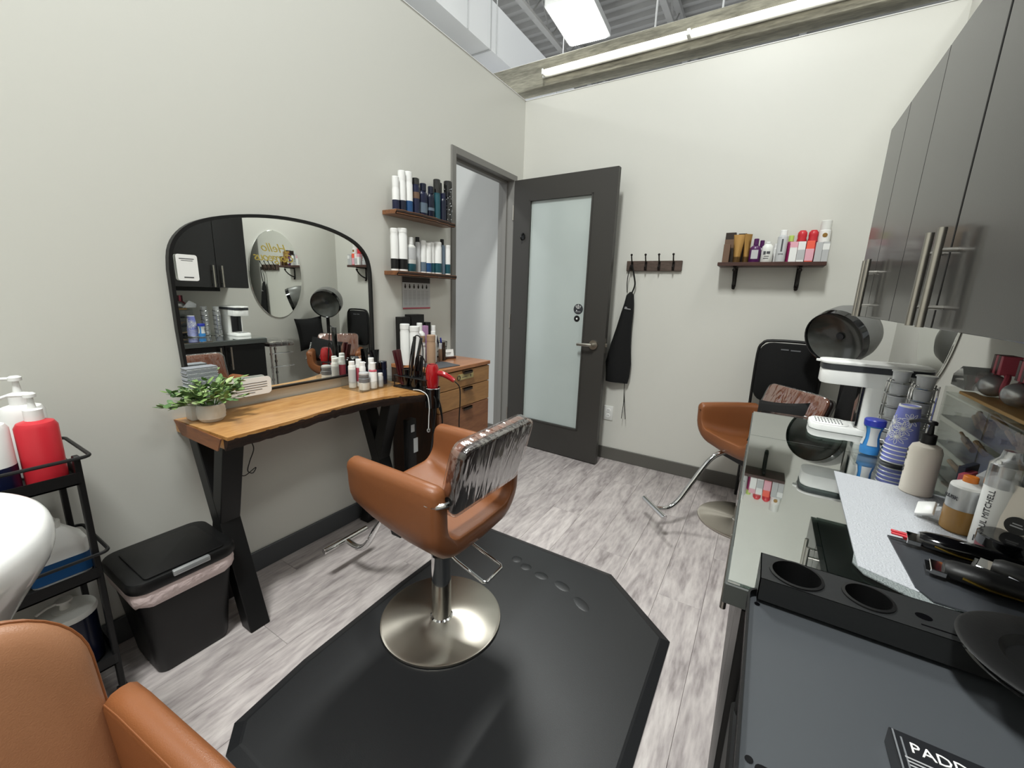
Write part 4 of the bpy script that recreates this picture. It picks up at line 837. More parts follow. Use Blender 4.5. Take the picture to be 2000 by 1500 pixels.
bm = nb(); mm = basis((0, -0.0195, 1.005), (1, 0, 0), (0, 0, 1)); lines(bm, mm, [(-0.05, -0.01, 0, 0.007), (0.0, 0.05, -0.002, 0.007)]); obj('grey_print', bm, 'grey', t, smooth=0)
# covered stool between counter and dryer chair
t = thing('covered_stool', 'dark stool top under clear plastic on chrome posts past the far end of the counter', 'stool', (2.03, -1.035, 0))
bm = nb(); box(bm, (-0.15, -0.11, 0.752), (0.16, 0.11, 0.782), 0.006, 2); obj('seat', bm, 'darkvinyl', t)
bm = nb(); box(bm, (-0.155, -0.115, 0.75), (0.165, 0.115, 0.797), 0.012, 2); obj('plastic_cover', bm, 'plastic', t)
for a, b in ((-0.148, -0.10), (0.15, 0.10)):
    if True:
        bm = nb(); lathe(bm, [(0.008, 0.001), (0.008, 0.752)], 12, (a, b, 0))
        for z in (0.45, 0.56, 0.68): lathe(bm, [(0.012, z), (0.012, z+0.02)], 12, (a, b, 0))
        obj('chrome_post', bm, 'chrome', t)
for z in (0.30, 0.57, 0.69):
    bm = nb(); tube(bm, [(-0.148, -0.10, z), (-0.148, 0.10, z)], 0.005, 8); obj('rung', bm, 'chrome', t)
# hood dryer
t = thing('hood_dryer', 'grey salon hood dryer with smoked visor on a floor stand in the corner', 'hair dryer', (2.25, -0.30, 0))
ax = V((-0.55, -0.72, -0.30)).normalized(); rc = V((2.149-2.25, -0.395+0.30, 1.105))
zq = V((0, 0, 1)).rotation_difference(-ax).to_matrix().to_4x4(); DM = Matrix.Translation(rc) @ zq
bm = nb(); lathe(bm, [(0.150, 0.03), (0.152, 0.06), (0.150, 0.12), (0.135, 0.17), (0.10, 0.205), (0.05, 0.222), (0.001, 0.226)], 40, cap=False); lathe(bm, [(0.144, 0.03), (0.144, 0.12), (0.128, 0.16), (0.09, 0.195), (0.001, 0.21)], 40, cap=False); xf(bm, DM); obj('hood_shell', bm, 'hood', t)
bm = nb(); lathe(bm, [(0.141, 0.0), (0.146, 0.0), (0.152, 0.035), (0.148, 0.038), (0.141, 0.0)], 40, cap=False); xf(bm, DM); obj('rim', bm, 'blackg', t)
bm = nb(); lathe(bm, [(0.143, 0.02), (0.10, 0.05), (0.05, 0.062), (0.001, 0.066)], 40, cap=False); xf(bm, DM); obj('inner_diffuser', bm, 'smoke', t)
bm = nb(); lathe(bm, [(0.02, 0.062), (0.018, 0.056), (0.001, 0.054)], 16, cap=False); xf(bm, DM); obj('diffuser_hub', bm, 'dgrey', t)
bm = nb(); tube(bm, [(0.0, 0.0, 0.03), (0.0, 0.0, 0.85), (0.0, 0.0, 0.96), (-0.02, -0.015, 1.06)], 0.017, 12); obj('pole', bm, 'blackm', t)
for k in range(5):
    a = R(72*k+20); bm = nb(); tube(bm, [(0, 0, 0.05), (0.115*cos(a), 0.115*sin(a), 0.04), (0.13*cos(a), 0.13*sin(a), 0.012)], 0.01, 8); obj('foot', bm, 'blackm', t)
# ------------------------------------------------------------------ right wall: oval mirror and cabinets
t = thing('oval_mirror', 'frameless oval mirror with gold script on the right wall', 'mirror', (W-0.002, -0.70, 1.385))
bm = nb(); prism(bm, [(0.262*cos(2*pi*k/64), 0.425*sin(2*pi*k/64)) for k in range(64)], -0.010, 0, 'YZ', 0.003); obj('glass', bm, 'mirror', t, smooth=20)
text('gold_script', 'Hello', 0.115, 'goldtext', t, basis((-0.0115, 0.0, 0.255), (0, -1, 0), (0, 0, 1)), 0.001, 0.35)
text('gold_script', 'Gorgeous', 0.115, 'goldtext', t, basis((-0.0115, 0.0, 0.165), (0, -1, 0), (0, 0, 1)), 0.001, 0.35, 0.85)
XC = 2.11; ZB = 1.25
def bar_handle(p, y, z0, z1, x, dx, r=0.0065, posts=None):
    bm = nb(); lathe(bm, [(r, z0), (r, z1)], 14, (x, y, 0))
    for zz in posts or (z0+0.035, z1-0.035): lathe(bm, [(0.0042, 0), (0.0042, dx)], 10, (x, y, zz), axis='X')
    return obj('bar_handle', bm, 'steel', p)
def upper(name, label, y0, y1, gap, g=0.004, hands=(True, True)):
    t = thing(name, label, 'cabinet', (0, 0, 0))
    bm = nb(); box(bm, (XC+0.019, y0+0.001, ZB), (W-0.001, y1-0.001, 1.87)); obj('carcass', bm, 'cabdark', t, smooth=0)
    for i, (a, b) in enumerate(((y0+0.0015, gap-g/2), (gap+g/2, y1-0.0015))):
        if b-a < 0.05: continue
        bm = nb(); box(bm, (XC, a, ZB+0.002), (XC+0.018, b, 1.868), 0.0012); d = obj('door', bm, 'cab', t)
        yy = b-0.03 if i == 0 else a+0.03
        bar_handle(d, yy, ZB+0.004, ZB+0.178, XC-0.025, 0.026, posts=(ZB+0.040, ZB+0.140))
upper('wall_cabinet', 'charcoal wall cabinet at the far end, next to the oval mirror', -1.705, -1.150, -1.390)
upper('wall_cabinet', 'middle charcoal wall cabinet with a wide dark gap between its doors', -2.387, -1.705, -2.040, 0.009)
upper('wall_cabinet', 'charcoal wall cabinet nearest to the viewer at the right edge', -3.06, -2.387, -2.72)
bm = nb(); box(bm, (W-0.06, -3.06, ZB-0.035), (W-0.002, -1.25, ZB-0.001)); tag(obj('light_rail', bm, 'cabdark', smooth=0), 'black light rail strip under the wall cabinets', 'trim')
# base cabinets
def lower(label, y0, y1):
    t = thing('base_cabinet', label, 'cabinet', (0, 0, 0))
    bm = nb(); box(bm, (1.895, y0+0.001, 0.09), (W-0.001, y1-0.001, 0.798)); box(bm, (1.93, y0+0.001, 0), (W-0.001, y1-0.001, 0.09)); obj('carcass', bm, 'cabdark', t, smooth=0)
    mid = (y0+y1)/2
    for i, (a, b) in enumerate(((y0+0.002, mid-0.002), (mid+0.002, y1-0.002))):
        bm = nb(); box(bm, (1.876, a, 0.10), (1.894, b, 0.795), 0.0012); d = obj('door', bm, 'cabdark', t)
        bar_handle(d, b-0.035 if i == 0 else a+0.035, 0.60, 0.785, 1.850, 0.026)
lower('black base cabinet at the far end under the glass topped counter', -1.82, -1.185)
lower('black base cabinet at the near end under the glass topped counter', -2.42, -1.822)
ZK = 0.838
bm = nb(); box(bm, (1.846, -2.425, 0.80), (W-0.001, -1.178, ZK), 0.002); tag(obj('countertop', bm, 'counter'), 'grey laminate countertop on the black base cabinets', 'countertop')
ZG = ZK+0.0065
for a, b, lb in ((-1.538, -1.180, 'greenish glass sheet covering the far end of the counter'), (-2.423, -1.540, 'greenish glass sheet covering the near part of the counter')):
    bm = nb(); box(bm, (1.850, a, ZK+0.0005), (W-0.004, b, ZK+0.006), 0.0008); tag(obj('glass_sheet', bm, 'glass', smooth=0), lb, 'glass')
# ------------------------------------------------------------------ counter items, far end
t = thing('coffee_maker', 'white single serve coffee maker at the far end of the counter', 'coffee maker', (2.03, -1.262, ZG))
def rr3(x0, x1, y0, y1, r): return [(x, y) for x, y in rrect(x1-x0, y1-y0, r, 5, (x0+x1)/2, (y0+y1)/2)]
bm = nb(); prism(bm, rr3(0.0, 0.30, -0.062, 0.062, 0.035), 0.0, 0.022, 'XY', 0.003); obj('base', bm, 'white', t)
bm = nb(); prism(bm, rr3(0.006, 0.115, -0.054, 0.054, 0.03), 0.0222, 0.026, 'XY', 0.001); dt = obj('drip_tray', bm, 'white', t)
bm = nb()
for k in range(9):
    for q in range(3): box(bm, (0.018+k*0.0095, -0.036+q*0.026, 0.0262), (0.0215+k*0.0095, -0.018+q*0.026, 0.0268))
obj('tray_slots', bm, 'grey', dt, smooth=0)
bm = nb(); prism(bm, rr3(0.135, 0.30, -0.060, 0.060, 0.02), 0.022, 0.19, 'XY', 0.003); obj('tower', bm, 'white', t)
bm = nb(); prism(bm, rr3(0.127, 0.134, -0.04, 0.04, 0.002), 0.03, 0.172); obj('cup_bay_back', bm, 'blackg', t)
bm = nb(); prism(bm, rr3(0.006, 0.30, -0.062, 0.062, 0.035), 0.172, 0.222, 'XY', 0.003); obj('head', bm, 'white', t)
bm = nb(); prism(bm, rr3(0.004, 0.30, -0.0635, 0.0635, 0.036), 0.222, 0.242); obj('grey_band', bm, 'dgrey', t)
bm = nb(); prism(bm, rr3(0.0, 0.30, -0.065, 0.065, 0.038), 0.242, 0.252, 'XY', 0.003); obj('lid', bm, 'white', t)
bm = nb(); prism(bm, rr3(-0.012, 0.02, -0.014, 0.014, 0.01), 0.243, 0.249); obj('lid_tab', bm, 'white', t)
# pod racks
for k, (px, py, lb) in enumerate(((2.232, -1.378, 'left of the two chrome racks'), (2.272, -1.452, 'right of the two chrome racks'))):
    t = thing('pod_rack', 'chrome wire rack holding a column of coffee pods, '+lb, 'rack', (px, py, ZG))
    bm = nb()
    for s in (-1, 1): tube(bm, [(-0.028, s*0.014, 0.004), (-0.028, s*0.014, 0.20), (-0.018, s*0.014, 0.215)], 0.0022, 6, smooth=3); tube(bm, [(0.028, s*0.014, 0.004), (0.028, s*0.014, 0.22)], 0.0022, 6)
    for q in range(6):
        z = 0.02+q*0.038; tube(bm, [(-0.028, -0.014, z), (-0.032, 0, z), (-0.028, 0.014, z), (0, 0.031, z), (0.028, 0.014, z), (0.031, 0, z), (0.028, -0.014, z), (0, -0.031, z)], 0.0018, 6, close=True)
    lathe(bm, [(0.04, 0), (0.04, 0.003)], 24); obj('wire_frame', bm, 'chrome', t)
    for q in range(6):
        pt = thing('coffee_pod', ['lowest', 'second lowest', 'third lowest', 'third highest', 'second highest', 'topmost'][q]+' silver grey coffee pod in the '+('left' if k == 0 else 'right')+' wire rack', 'pod', (px, py, ZG+0.006+q*0.0405), 0, 'pods in the '+('left' if k == 0 else 'right')+' wire rack')
        bm = nb(); lathe(bm, [(0.019, 0), (0.0225, 0.034), (0.0255, 0.035), (0.0255, 0.038)], 18); obj('cup', bm, 'lgrey', pt)
        bm = nb(); lathe(bm, [(0.0245, 0.038), (0.0245, 0.0388)], 18); obj('foil_lid', bm, 'silver', pt)
# cups and wipes on clear riser
t = thing('clear_riser', 'clear acrylic tray under the blue canister and the paper cups', 'tray', (2.195, -1.56, ZG))
bm = nb(); box(bm, (-0.075, -0.055, 0), (0.075, 0.075, 0.004))
for a, b in (((-0.075, -0.055, 0), (-0.072, 0.075, 0.014)), ((-0.075, -0.055, 0), (0.075, -0.052, 0.014)), ((-0.075, 0.072, 0), (0.075, 0.075, 0.014))): box(bm, a, b)
obj('tray_shell', bm, 'acryl', t, smooth=0)
t = thing('wipes_canister', 'blue waisted canister with cobalt lid beside the paper cups', 'canister', (2.165, -1.530, ZG+0.005))
bm = nb(); pr = [(0.023, 0), (0.024, 0.012), (0.024, 0.02), (0.018, 0.05), (0.019, 0.07), (0.024, 0.088)]; lathe(bm, pr, 24); obj('body', bm, 'cyan', t)
bm = nb(); lathe(bm, [(0.026, 0.088), (0.0265, 0.104), (0.024, 0.107)], 24); obj('lid', bm, 'cobalt', t)
bm = nb(); lathe(bm, [(0.0245, 0.028), (0.0195, 0.05), (0.0205, 0.07), (0.0245, 0.084)], 24, cap=False)
for v in list(bm.verts):
    if v.co.x < 0.004: v.co.x = v.co.x
geom = [f for f in bm.faces if f.calc_center_median().x < -0.002 and f.calc_center_median().y > -0.012 or f.calc_center_median().y < -0.018]
bmesh.ops.delete(bm, geom=[f for f in bm.faces if f not in geom], context='FACES'); obj('white_label', bm, 'lgrey', t)
for k in range(5):
    pt = thing('paper_cup', ['lowest', 'second lowest', 'middle', 'second highest', 'topmost'][k]+' periwinkle paper cup of the upturned stack on the counter', 'cup', (2.222, -1.572, ZG+0.005+k*0.0125), 0, 'periwinkle paper cups stacked upside down')
    h = 0.09 if k < 4 else 0.118; bm = nb(); lathe(bm, [(0.036, 0.004), (0.0235, h)], 26); obj('wall', bm, 'peri', pt)
    bm = nb(); tube(bm, [(0.0365*cos(q*pi/13), 0.0365*sin(q*pi/13), 0.003) for q in range(26)], 0.0018, 6, close=True); obj('rim', bm, 'white', pt)
    if k == 4:
        bm = nb(); lathe(bm, [(0.0245, h-0.016), (0.0236, h+0.002), (0.021, h+0.002), (0.0205, h-0.004)], 26); obj('white_foot', bm, 'white', pt)
        bm = nb()
        def cupp(a, z): r = 0.036+(0.0235-0.036)*(z-0.004)/(h-0.004)+0.0004; return V((r*cos(a), r*sin(a), z))
        for fa, fz in ((R(-160), 0.068), (R(-175), 0.040), (R(-110), 0.055), (R(-125), 0.030), (R(150), 0.055), (R(-85), 0.082)):
            for q in range(8):
                th = q*pi/4; pp = []
                for s in range(5):
                    rr = 0.022*s/4; ww = 0.25*sin(pi*s/4); pp.append(cupp(fa+rr*cos(th+ww)/0.030, min(h-0.018, max(0.008, fz+rr*sin(th+ww)))))
                tube(bm, pp, 0.0007, 4)
                pp = [cupp(fa+0.022*f/4*cos(th-0.25*sin(pi*f/4))/0.030, min(h-0.018, max(0.008, fz+0.022*f/4*sin(th-0.25*sin(pi*f/4))))) for f in range(5)]; tube(bm, pp, 0.0007, 4)
        obj('flower_print', bm, 'white', pt)['kind'] = 'stuff'
t = pump('lotion_bottle', 'cream lotion bottle with black pump standing on the white towel', (2.213, -1.800, ZG+0.001), 0.031, 0.128, 'cream', 'blackp', R(-25), noz=0.04, shoulder=0.16, hp=0.052)
bm = nb(); rg = random.Random(2)
def cyl(r, a, z): return V((r*cos(a), r*sin(a), z))
for z, l in ((0.105, 3), (0.092, 5), (0.084, 5), (0.062, 4), (0.054, 4)):
    for q in range(l):
        a = R(205)-q*0.13; rr = 0.0314; b2 = bmesh.new(); box(b2, (-0.0015, -0.0002, -0.003), (0.0015, 0.0006, 0.003)); b2.transform(Matrix.Translation(cyl(rr, a, z)) @ Matrix.Rotation(a-pi/2, 4, 'Z')); me = bpy.data.meshes.new('t'); b2.to_mesh(me); bm.from_mesh(me); b2.free()
obj('dark_print', bm, 'print', t, smooth=0)
# acrylic drawer case with bamboo board and knobs
t = thing('acrylic_case', 'clear stacked acrylic drawer case against the right wall', 'organizer', (0, 0, ZG))
cy0, cy1, cx0, cx1 = -2.02, -1.52, 2.30, W-0.004
bm = nb()
for z in (0.0, 0.075, 0.15, 0.215):
    box(bm, (cx0, cy0, z), (cx1, cy1, z+0.003))
for y in (cy0, -1.79, cy1-0.003): box(bm, (cx0, y, 0), (cx1, y+0.003, 0.218))
box(bm, (cx1-0.003, cy0, 0), (cx1, cy1, 0.218)); obj('shell', bm, 'acryl', t, smooth=0)
for k in range(3):
    for q, (a, b) in enumerate(((cy0+0.005, -1.793), (-1.785, cy1-0.006))):
        z = 0.005+k*0.073; bm = nb(); box(bm, (cx0+0.001, a, z), (cx0+0.003, b, z+0.058)); box(bm, (cx0+0.001, a, z), (cx1-0.01, b, z+0.002)); lathe(bm, [(0.006, -0.012), (0.004, 0)], 10, (cx0, (a+b)/2, z+0.03), axis='X'); d = obj('drawer', bm, 'acryl', t, smooth=0)
        bm = nb(); rg = random.Random(k*5+q)
        for s in range(7 if not (k == 1 and q) else 3):
            yy = rg.uniform(a+0.03, b-0.06); zz = z+0.004+rg.uniform(0, 0.03); tube(bm, [(cx0+0.02+rg.uniform(0, 0.02), yy-0.02, zz), (cx0+0.03+rg.uniform(0, 0.02), yy+0.05, zz+0.01)], rg.uniform(0.004, 0.009), 8)
        c = obj('contents', bm, 'sand', d, label='tangle of tan and brown hair ties'); c['kind'] = 'stuff'
bm = nb(); box(bm, (2.315, -2.10, ZG+0.220), (2.345, -1.555, ZG+0.228), 0.001); box(bm, (2.345, -2.10, ZG+0.220), (2.455, -1.58, ZG+0.224), 0.001); tag(obj('bamboo_board', bm, 'bamboo'), 'bamboo board lying on top of the clear acrylic case', 'board')
for k, (yy, lb) in enumerate(((-1.585, 'far'), (-1.715, 'middle'), (-1.850, 'near'))):
    t = thing('ball_holder', 'red and maroon striped stand gripping a silver ball, the '+lb+' one on the bamboo board', 'ornament', (2.375, yy, ZG+0.225))
    bm = nb(); sphere(bm, (-0.012, 0, 0.029), 0.028, u=20, v=14); obj('silver_ball', bm, 'silver', t)
    for s in (-1, 1):
        bm = nb(); tube(bm, [(0.0, s*0.036, 0.004), (-0.006, s*0.039, 0.028), (0.0, s*0.030, 0.054), (0.002, s*0.012, 0.064)], 0.0065, 8, smooth=4); obj('red_arm', bm, 'rose' if s < 0 else 'wine', t)
    for q, m in enumerate(('rose', 'maroon', 'rose', 'maroon')):
        bm = nb(); box(bm, (-0.016, -0.026+q*0.013, 0.060), (0.018, -0.013+q*0.013, 0.108), 0.001); obj('stripe', bm, m, t)
t = thing('clear_wedge', 'small clear wedge shaped box on the far corner of the acrylic case', 'box', (2.345, -1.535, ZG+0.0))
bm = nb(); prism(bm, [(-0.05, 0.0), (0.05, 0.0), (0.05, 0.03), (0.0, 0.058)], -0.03, 0.035, 'YZ'); xf(bm, Matrix.Translation((0, 0.0, 0.235))); 
obj('wedge', bm, clear('pale clear plastic', rough=0.1, mixg=0.45, tint=(0.8, 0.8, 0.8)), t, smooth=0)
bm = nb(); box(bm, (-0.05, -0.008, 0), (0.05, 0.012, 0.234)); obj('clear_stand', bm, 'acryl', t, smooth=0)
# sheet, liner, mats on the counter
bm = nb(); prism(bm, [(2.040, -2.255), (2.112, -2.285), (2.30, -2.10), (2.33, -1.80), (2.058, -1.757)], ZG, ZG+0.0016); tag(obj('towel', bm, 'pouch', smooth=0), 'white disposable towel spread on the glass counter', 'towel')
bm = nb(); prism(bm, [(2.034, -2.245), (2.046, -2.275), (2.115, -2.315), (2.20, -2.29), (2.16, -2.16), (2.05, -2.16)], ZG-0.0003, ZG+0.0008); tag(obj('shelf_liner', bm, 'bubble', smooth=0), 'grey textured liner peeking out from under the white towel', 'liner')
bm = nb(); prism(bm, [(2.107, -2.100), (2.110, -2.275), (2.125, -2.305), (2.31, -2.31), (2.34, -2.17), (2.30, -2.10)], ZG+0.0018, ZG+0.0045); tag(obj('rubber_pad', bm, 'dgrey', smooth=0), 'black rubber pad under the hair clippers', 'mat')
# products on the towel, near group
t = B('wax_bottle', 'clear and silver bottle with orange cap standing behind the clipper', (2.236, -1.985, ZG+0.002), 0.0265, 0.118, 'silver', 'orange', 0.10, 0.42, shoulder=0.12, band=(0.0, 0.42, 'wipe'), band2=(0.80, 0.9, 'white'))
text('lettering', 'RUSK', 0.011, 'print', t, basis((-0.0245, -0.0125, 0.073), (0.455, -0.89, 0), (0, 0, 1)), 0.0006)
t = thing('hair_spray', 'tall white spray bottle with vertical lettering and clear overcap', 'bottle', (2.262, -2.032, ZG+0.002))
bm = nb(); lathe(bm, [(0.022, 0), (0.0235, 0.003), (0.0235, 0.128), (0.019, 0.136), (0.011, 0.140)], 26); obj('body', bm, 'white', t)
bm = nb(); lathe(bm, [(0.010, 0.139), (0.010, 0.158), (0.013, 0.160), (0.013, 0.172), (0.006, 0.174)], 16); tube(bm, [(0, 0, 0.168), (-0.018, -0.012, 0.170)], 0.004, 8); obj('pump_head', bm, 'white2', t)
bm = nb(); lathe(bm, [(0.0245, 0.122), (0.0245, 0.165), (0.014, 0.178), (0.012, 0.192), (0.0001, 0.193)], 26, cap=False); obj('overcap', bm, clear('frosted overcap', rough=0.2, mixg=0.3, tint=(0.85, 0.86, 0.88)), t)
def side_text(s, size, r, az, z, p, m='print'):
    n = V((cos(az), sin(az), 0)); text('lettering', s, size, m, p, basis(n*r+V((0, 0, z)), (0, 0, 1), V((0, 0, 1)).cross(n)*-1), 0.0006)
n = V((-0.70, -0.71, 0)); mtx = basis(n*0.0238+V((0, 0, 0.072)), (0, 0, 1), n.cross(V((0, 0, 1))))
mtx = basis(n*0.0238+V((0, 0, 0.072)), (0, 0, 1), (n.y*-1*-1, -n.x, 0)) if False else mtx
text('lettering', 'PAUL MITCHELL', 0.0125, 'print', t, mtx, 0.0006)
bm = nb(); lines(bm, mtx, [(-0.062, -0.050, -0.006+0.004*k, 0.0015) for k in range(4)], 0.0008); obj('small_print', bm, 'print', t, smooth=0)
t = squeeze('cream_tube', 'large off white squeeze tube with round black seal', (2.285, -2.062, ZG+0.002), 0.030, 0.135, 'cream', 'white2', rz=R(-38), fw=1.15, capf=0.1)
bm = nb(); lathe(bm, [(0.016, 0), (0.016, 0.001)], 26); mm = basis((0.002, -0.0165, 0.068), (1, 0, 0), (0, 0.16, 1)); xf(bm, mm); obj('round_seal', bm, 'blackp', t)
bm = nb(); lines(bm, mm, [(-0.008, 0.008, -0.003, 0.0022), (-0.006, 0.006, 0.002, 0.0018)], 0.0016); obj('seal_print', bm, 'printl', t, smooth=0)
t = thing('gel_jar', 'wide red jar with glossy black lid behind the clipper', 'jar', (2.262, -2.100, ZG+0.002))
bm = nb(); lathe(bm, [(0.036, 0), (0.037, 0.003), (0.037, 0.034)], 32); obj('body', bm, 'wine', t)
bm = nb(); lathe(bm, [(0.0385, 0.034), (0.0385, 0.050), (0.036, 0.053), (0.02, 0.053), (0.0001, 0.052)], 32); obj('lid', bm, 'blackg', t)
B('white_bottle', 'white bottle cut by the right edge beside the red jar', (2.325, -2.142, ZG+0.002), 0.024, 0.11, 'white', 'white', 0.2, 0.7)
pump('pump_bottle', 'navy bottle with black pump behind the spray bottle', (2.322, -2.046, ZG+0.002), 0.021, 0.13, 'navy2', 'blackp', R(40), noz=0.035, hp=0.06)
B('white_bottle', 'white bottle with black cap and red stripe near the right edge', (2.366, -2.046, ZG+0.002), 0.019, 0.155, 'white', 'blackp', 0.25, 0.6, band=(0.55, 0.62, 'redp'))
carton('guard_pack', 'red transparent clipper guard pack standing behind the orange capped bottle', (2.262, -1.890, ZG+0.002), 0.012, 0.055, 0.098, 'rose', R(-35))
carton('guard_pack', 'black packet behind the red guard pack', (2.270, -1.862, ZG+0.002), 0.012, 0.065, 0.108, 'navy2', R(-35))
carton('paper_box', 'pale grey box behind the frosted spray cap', (2.275, -1.935, ZG+0.002), 0.02, 0.06, 0.115, 'lgrey', R(-30))
t = thing('comb_clip', 'white and clear plastic guard clip lying on the towel', 'clip', (2.198, -1.952, ZG+0.0165), R(-35)); t.rotation_euler = (R(35), R(-25), R(-35))
bm = nb(); box(bm, (-0.016, -0.018, 0.004), (0.016, 0.018, 0.012), 0.003, 2); obj('cover', bm, 'white', t)
bm = nb(); box(bm, (-0.019, -0.022, -0.006), (0.019, 0.022, 0.003), 0.002, 1); obj('clear_base', bm, 'acryl', t)
# clippers
def clipper(label, loc, rz, L, m, accent, guard=None):
    t = thing('hair_clipper', label, 'clipper', loc, rz)
    lo = []
    for f, w, h in ((0, 0.016, 0.010), (0.06, 0.021, 0.014), (0.25, 0.022, 0.0165), (0.5, 0.019, 0.016), (0.8, 0.018, 0.015), (0.96, 0.016, 0.012), (1, 0.010, 0.008)):
        lo.append([V((f*L, w*cos(2*pi*k/20), 0.017+h*sin(2*pi*k/20))) for k in range(20)])
    bm = nb(); loft(bm, lo); obj('body', bm, m, t)
    bm = nb(); box(bm, (-0.016, -0.0195, 0.007), (0.004, 0.0195, 0.016), 0.001); sl = obj('blade', bm, 'chrome', t)
    bm = nb()
    for k in range(12): box(bm, (-0.021, -0.0185+k*0.0032, 0.009), (-0.015, -0.0170+k*0.0032, 0.012))
    obj('blade_teeth', bm, 'chrome', sl, smooth=0)['kind'] = 'stuff'
    bm = nb(); tube(bm, [(0.02, -0.021, 0.018), (0.05, -0.024, 0.014), (0.085, -0.021, 0.013)], 0.0035, 8, smooth=3, rz=0.6); obj('taper_lever', bm, accent, t)
    if guard:
        bm = nb()
        for s in (-1, 1): box(bm, (-0.038, s*0.006-0.0025, 0.012), (-0.012, s*0.006+0.0025, 0.016), 0.001)
        obj('red_guard', bm, guard, t)
    return t
clipper('glossy black and gold clipper with red guard tips on the rubber pad', (2.145, -2.118, ZG+0.005), R(-8), 0.155, 'blackg', 'brass', 'redp')
clipper('matte black trimmer with brass ring in front of the glossy clipper', (2.155, -2.215, ZG+0.005), R(-10), 0.16, 'blackp', 'brass')
clipper('black trimmer with bright T blade nearest to the round dish', (2.215, -2.195, ZG+0.020), R(-24), 0.13, 'blackp', 'chrome')
t = thing('leafy_sprig', 'green leafy sprig in a dark pot at the right edge of the counter', 'plant', (2.418, -2.10, ZG))
bm = nb(); lathe(bm, [(0.024, 0), (0.03, 0.10), (0.026, 0.10), (0.022, 0.02)], 18); obj('pot', bm, 'blackp', t)
for k in range(9):
    a = R(40*k+100); bm = nb(); pp = [V((0, 0, 0.10)), V((0.02*cos(a), 0.02*sin(a), 0.15)), V((0.055*cos(a), 0.055*sin(a), 0.165+0.008*(k % 3))), V((0.085*cos(a), 0.085*sin(a), 0.15))]
    tube(bm, pp, lambda f: 0.002+0.010*sin(pi*min(1, f))**2, 8, smooth=4, rz=0.18); obj('leaf', bm, ('leaf', 'leafd', 'leafl')[k % 3], t)
# ------------------------------------------------------------------ near: rolling tray cart, appliance holder
t = thing('salon_tray_cart', 'black metal rolling salon tray standing at the near end of the counter', 'cart', (0, 0, 0))
tx0, tx1, ty0, ty1 = 1.879, 2.42, -2.95, -2.428
bm = nb(); prism(bm, [(x, y) for x, y in rrect(tx1-tx0, ty1-ty0, 0.02, 5, (tx0+tx1)/2, (ty0+ty1)/2)], 0.832, 0.838); obj('tray_plate', bm, mat('satin black tray', '#4e5155', 0.42, 0.3, bump=0.03, bscale=500), t, smooth=20)
bm = nb(); op = rrect(tx1-tx0, ty1-ty0, 0.02, 5, (tx0+tx1)/2, (ty0+ty1)/2); ip = rrect(tx1-tx0-0.006, ty1-ty0-0.006, 0.018, 5, (tx0+tx1)/2, (ty0+ty1)/2)
va = []
for pl, z in ((op, 0.830), (op, 0.851), (ip, 0.851), (ip, 0.8385)): va.append([bm.verts.new((p[0], p[1], z)) for p in pl])
for A, Bv in zip(va, va[1:]):
    for i in range(len(A)): bm.faces.new((A[i], A[(i+1) % len(A)], Bv[(i+1) % len(A)], Bv[i]))
obj('rim', bm, 'blackp', t, smooth=20)
bm = nb(); prism(bm, rrect(0.05, 0.030, 0.006, 3, 1.922, -2.724), 0.8383, 0.8388); obj('slot', bm, 'blackg', t, smooth=0)
bm = nb(); lathe(bm, [(0.004, 0.8384), (0.004, 0.839)], 12, (1.893, -2.452, 0)); lathe(bm, [(0.004, 0.8384), (0.004, 0.839)], 12, (1.892, -2.71, 0)); obj('holes', bm, 'blackg', t, smooth=0)
for xx in (tx0+0.02, tx1-0.02):
    for yy in (ty0+0.03, ty1-0.03):
        bm = nb(); tube(bm, [(xx, yy, 0.06), (xx, yy, 0.832)], 0.011, 8); obj('leg', bm, 'blackm', t)
        bm = nb(); lathe(bm, [(0.028, -0.011), (0.028, 0.011)], 16, (xx, yy, 0.029), axis='Y'); obj('wheel', bm, 'blackp', t)
for z in (0.25, 0.5):
    bm = nb(); box(bm, (tx0+0.005, ty0+0.01, z), (tx1-0.005, ty1-0.01, z+0.14), 0.004); obj('drawer', bm, 'blackp', t)
ZA = 0.8455
t = thing('appliance_holder', 'black metal bar shaped tool holder with two round wells', 'tool holder', (0, 0, ZA))
hx0, hx1, hy0, hy1, hz = 1.891, 2.40, -2.449, -2.373, 0.036
bm = nb(); m2 = bm
holes = [(1.938, 0.0345), (2.024, 0.0295)]
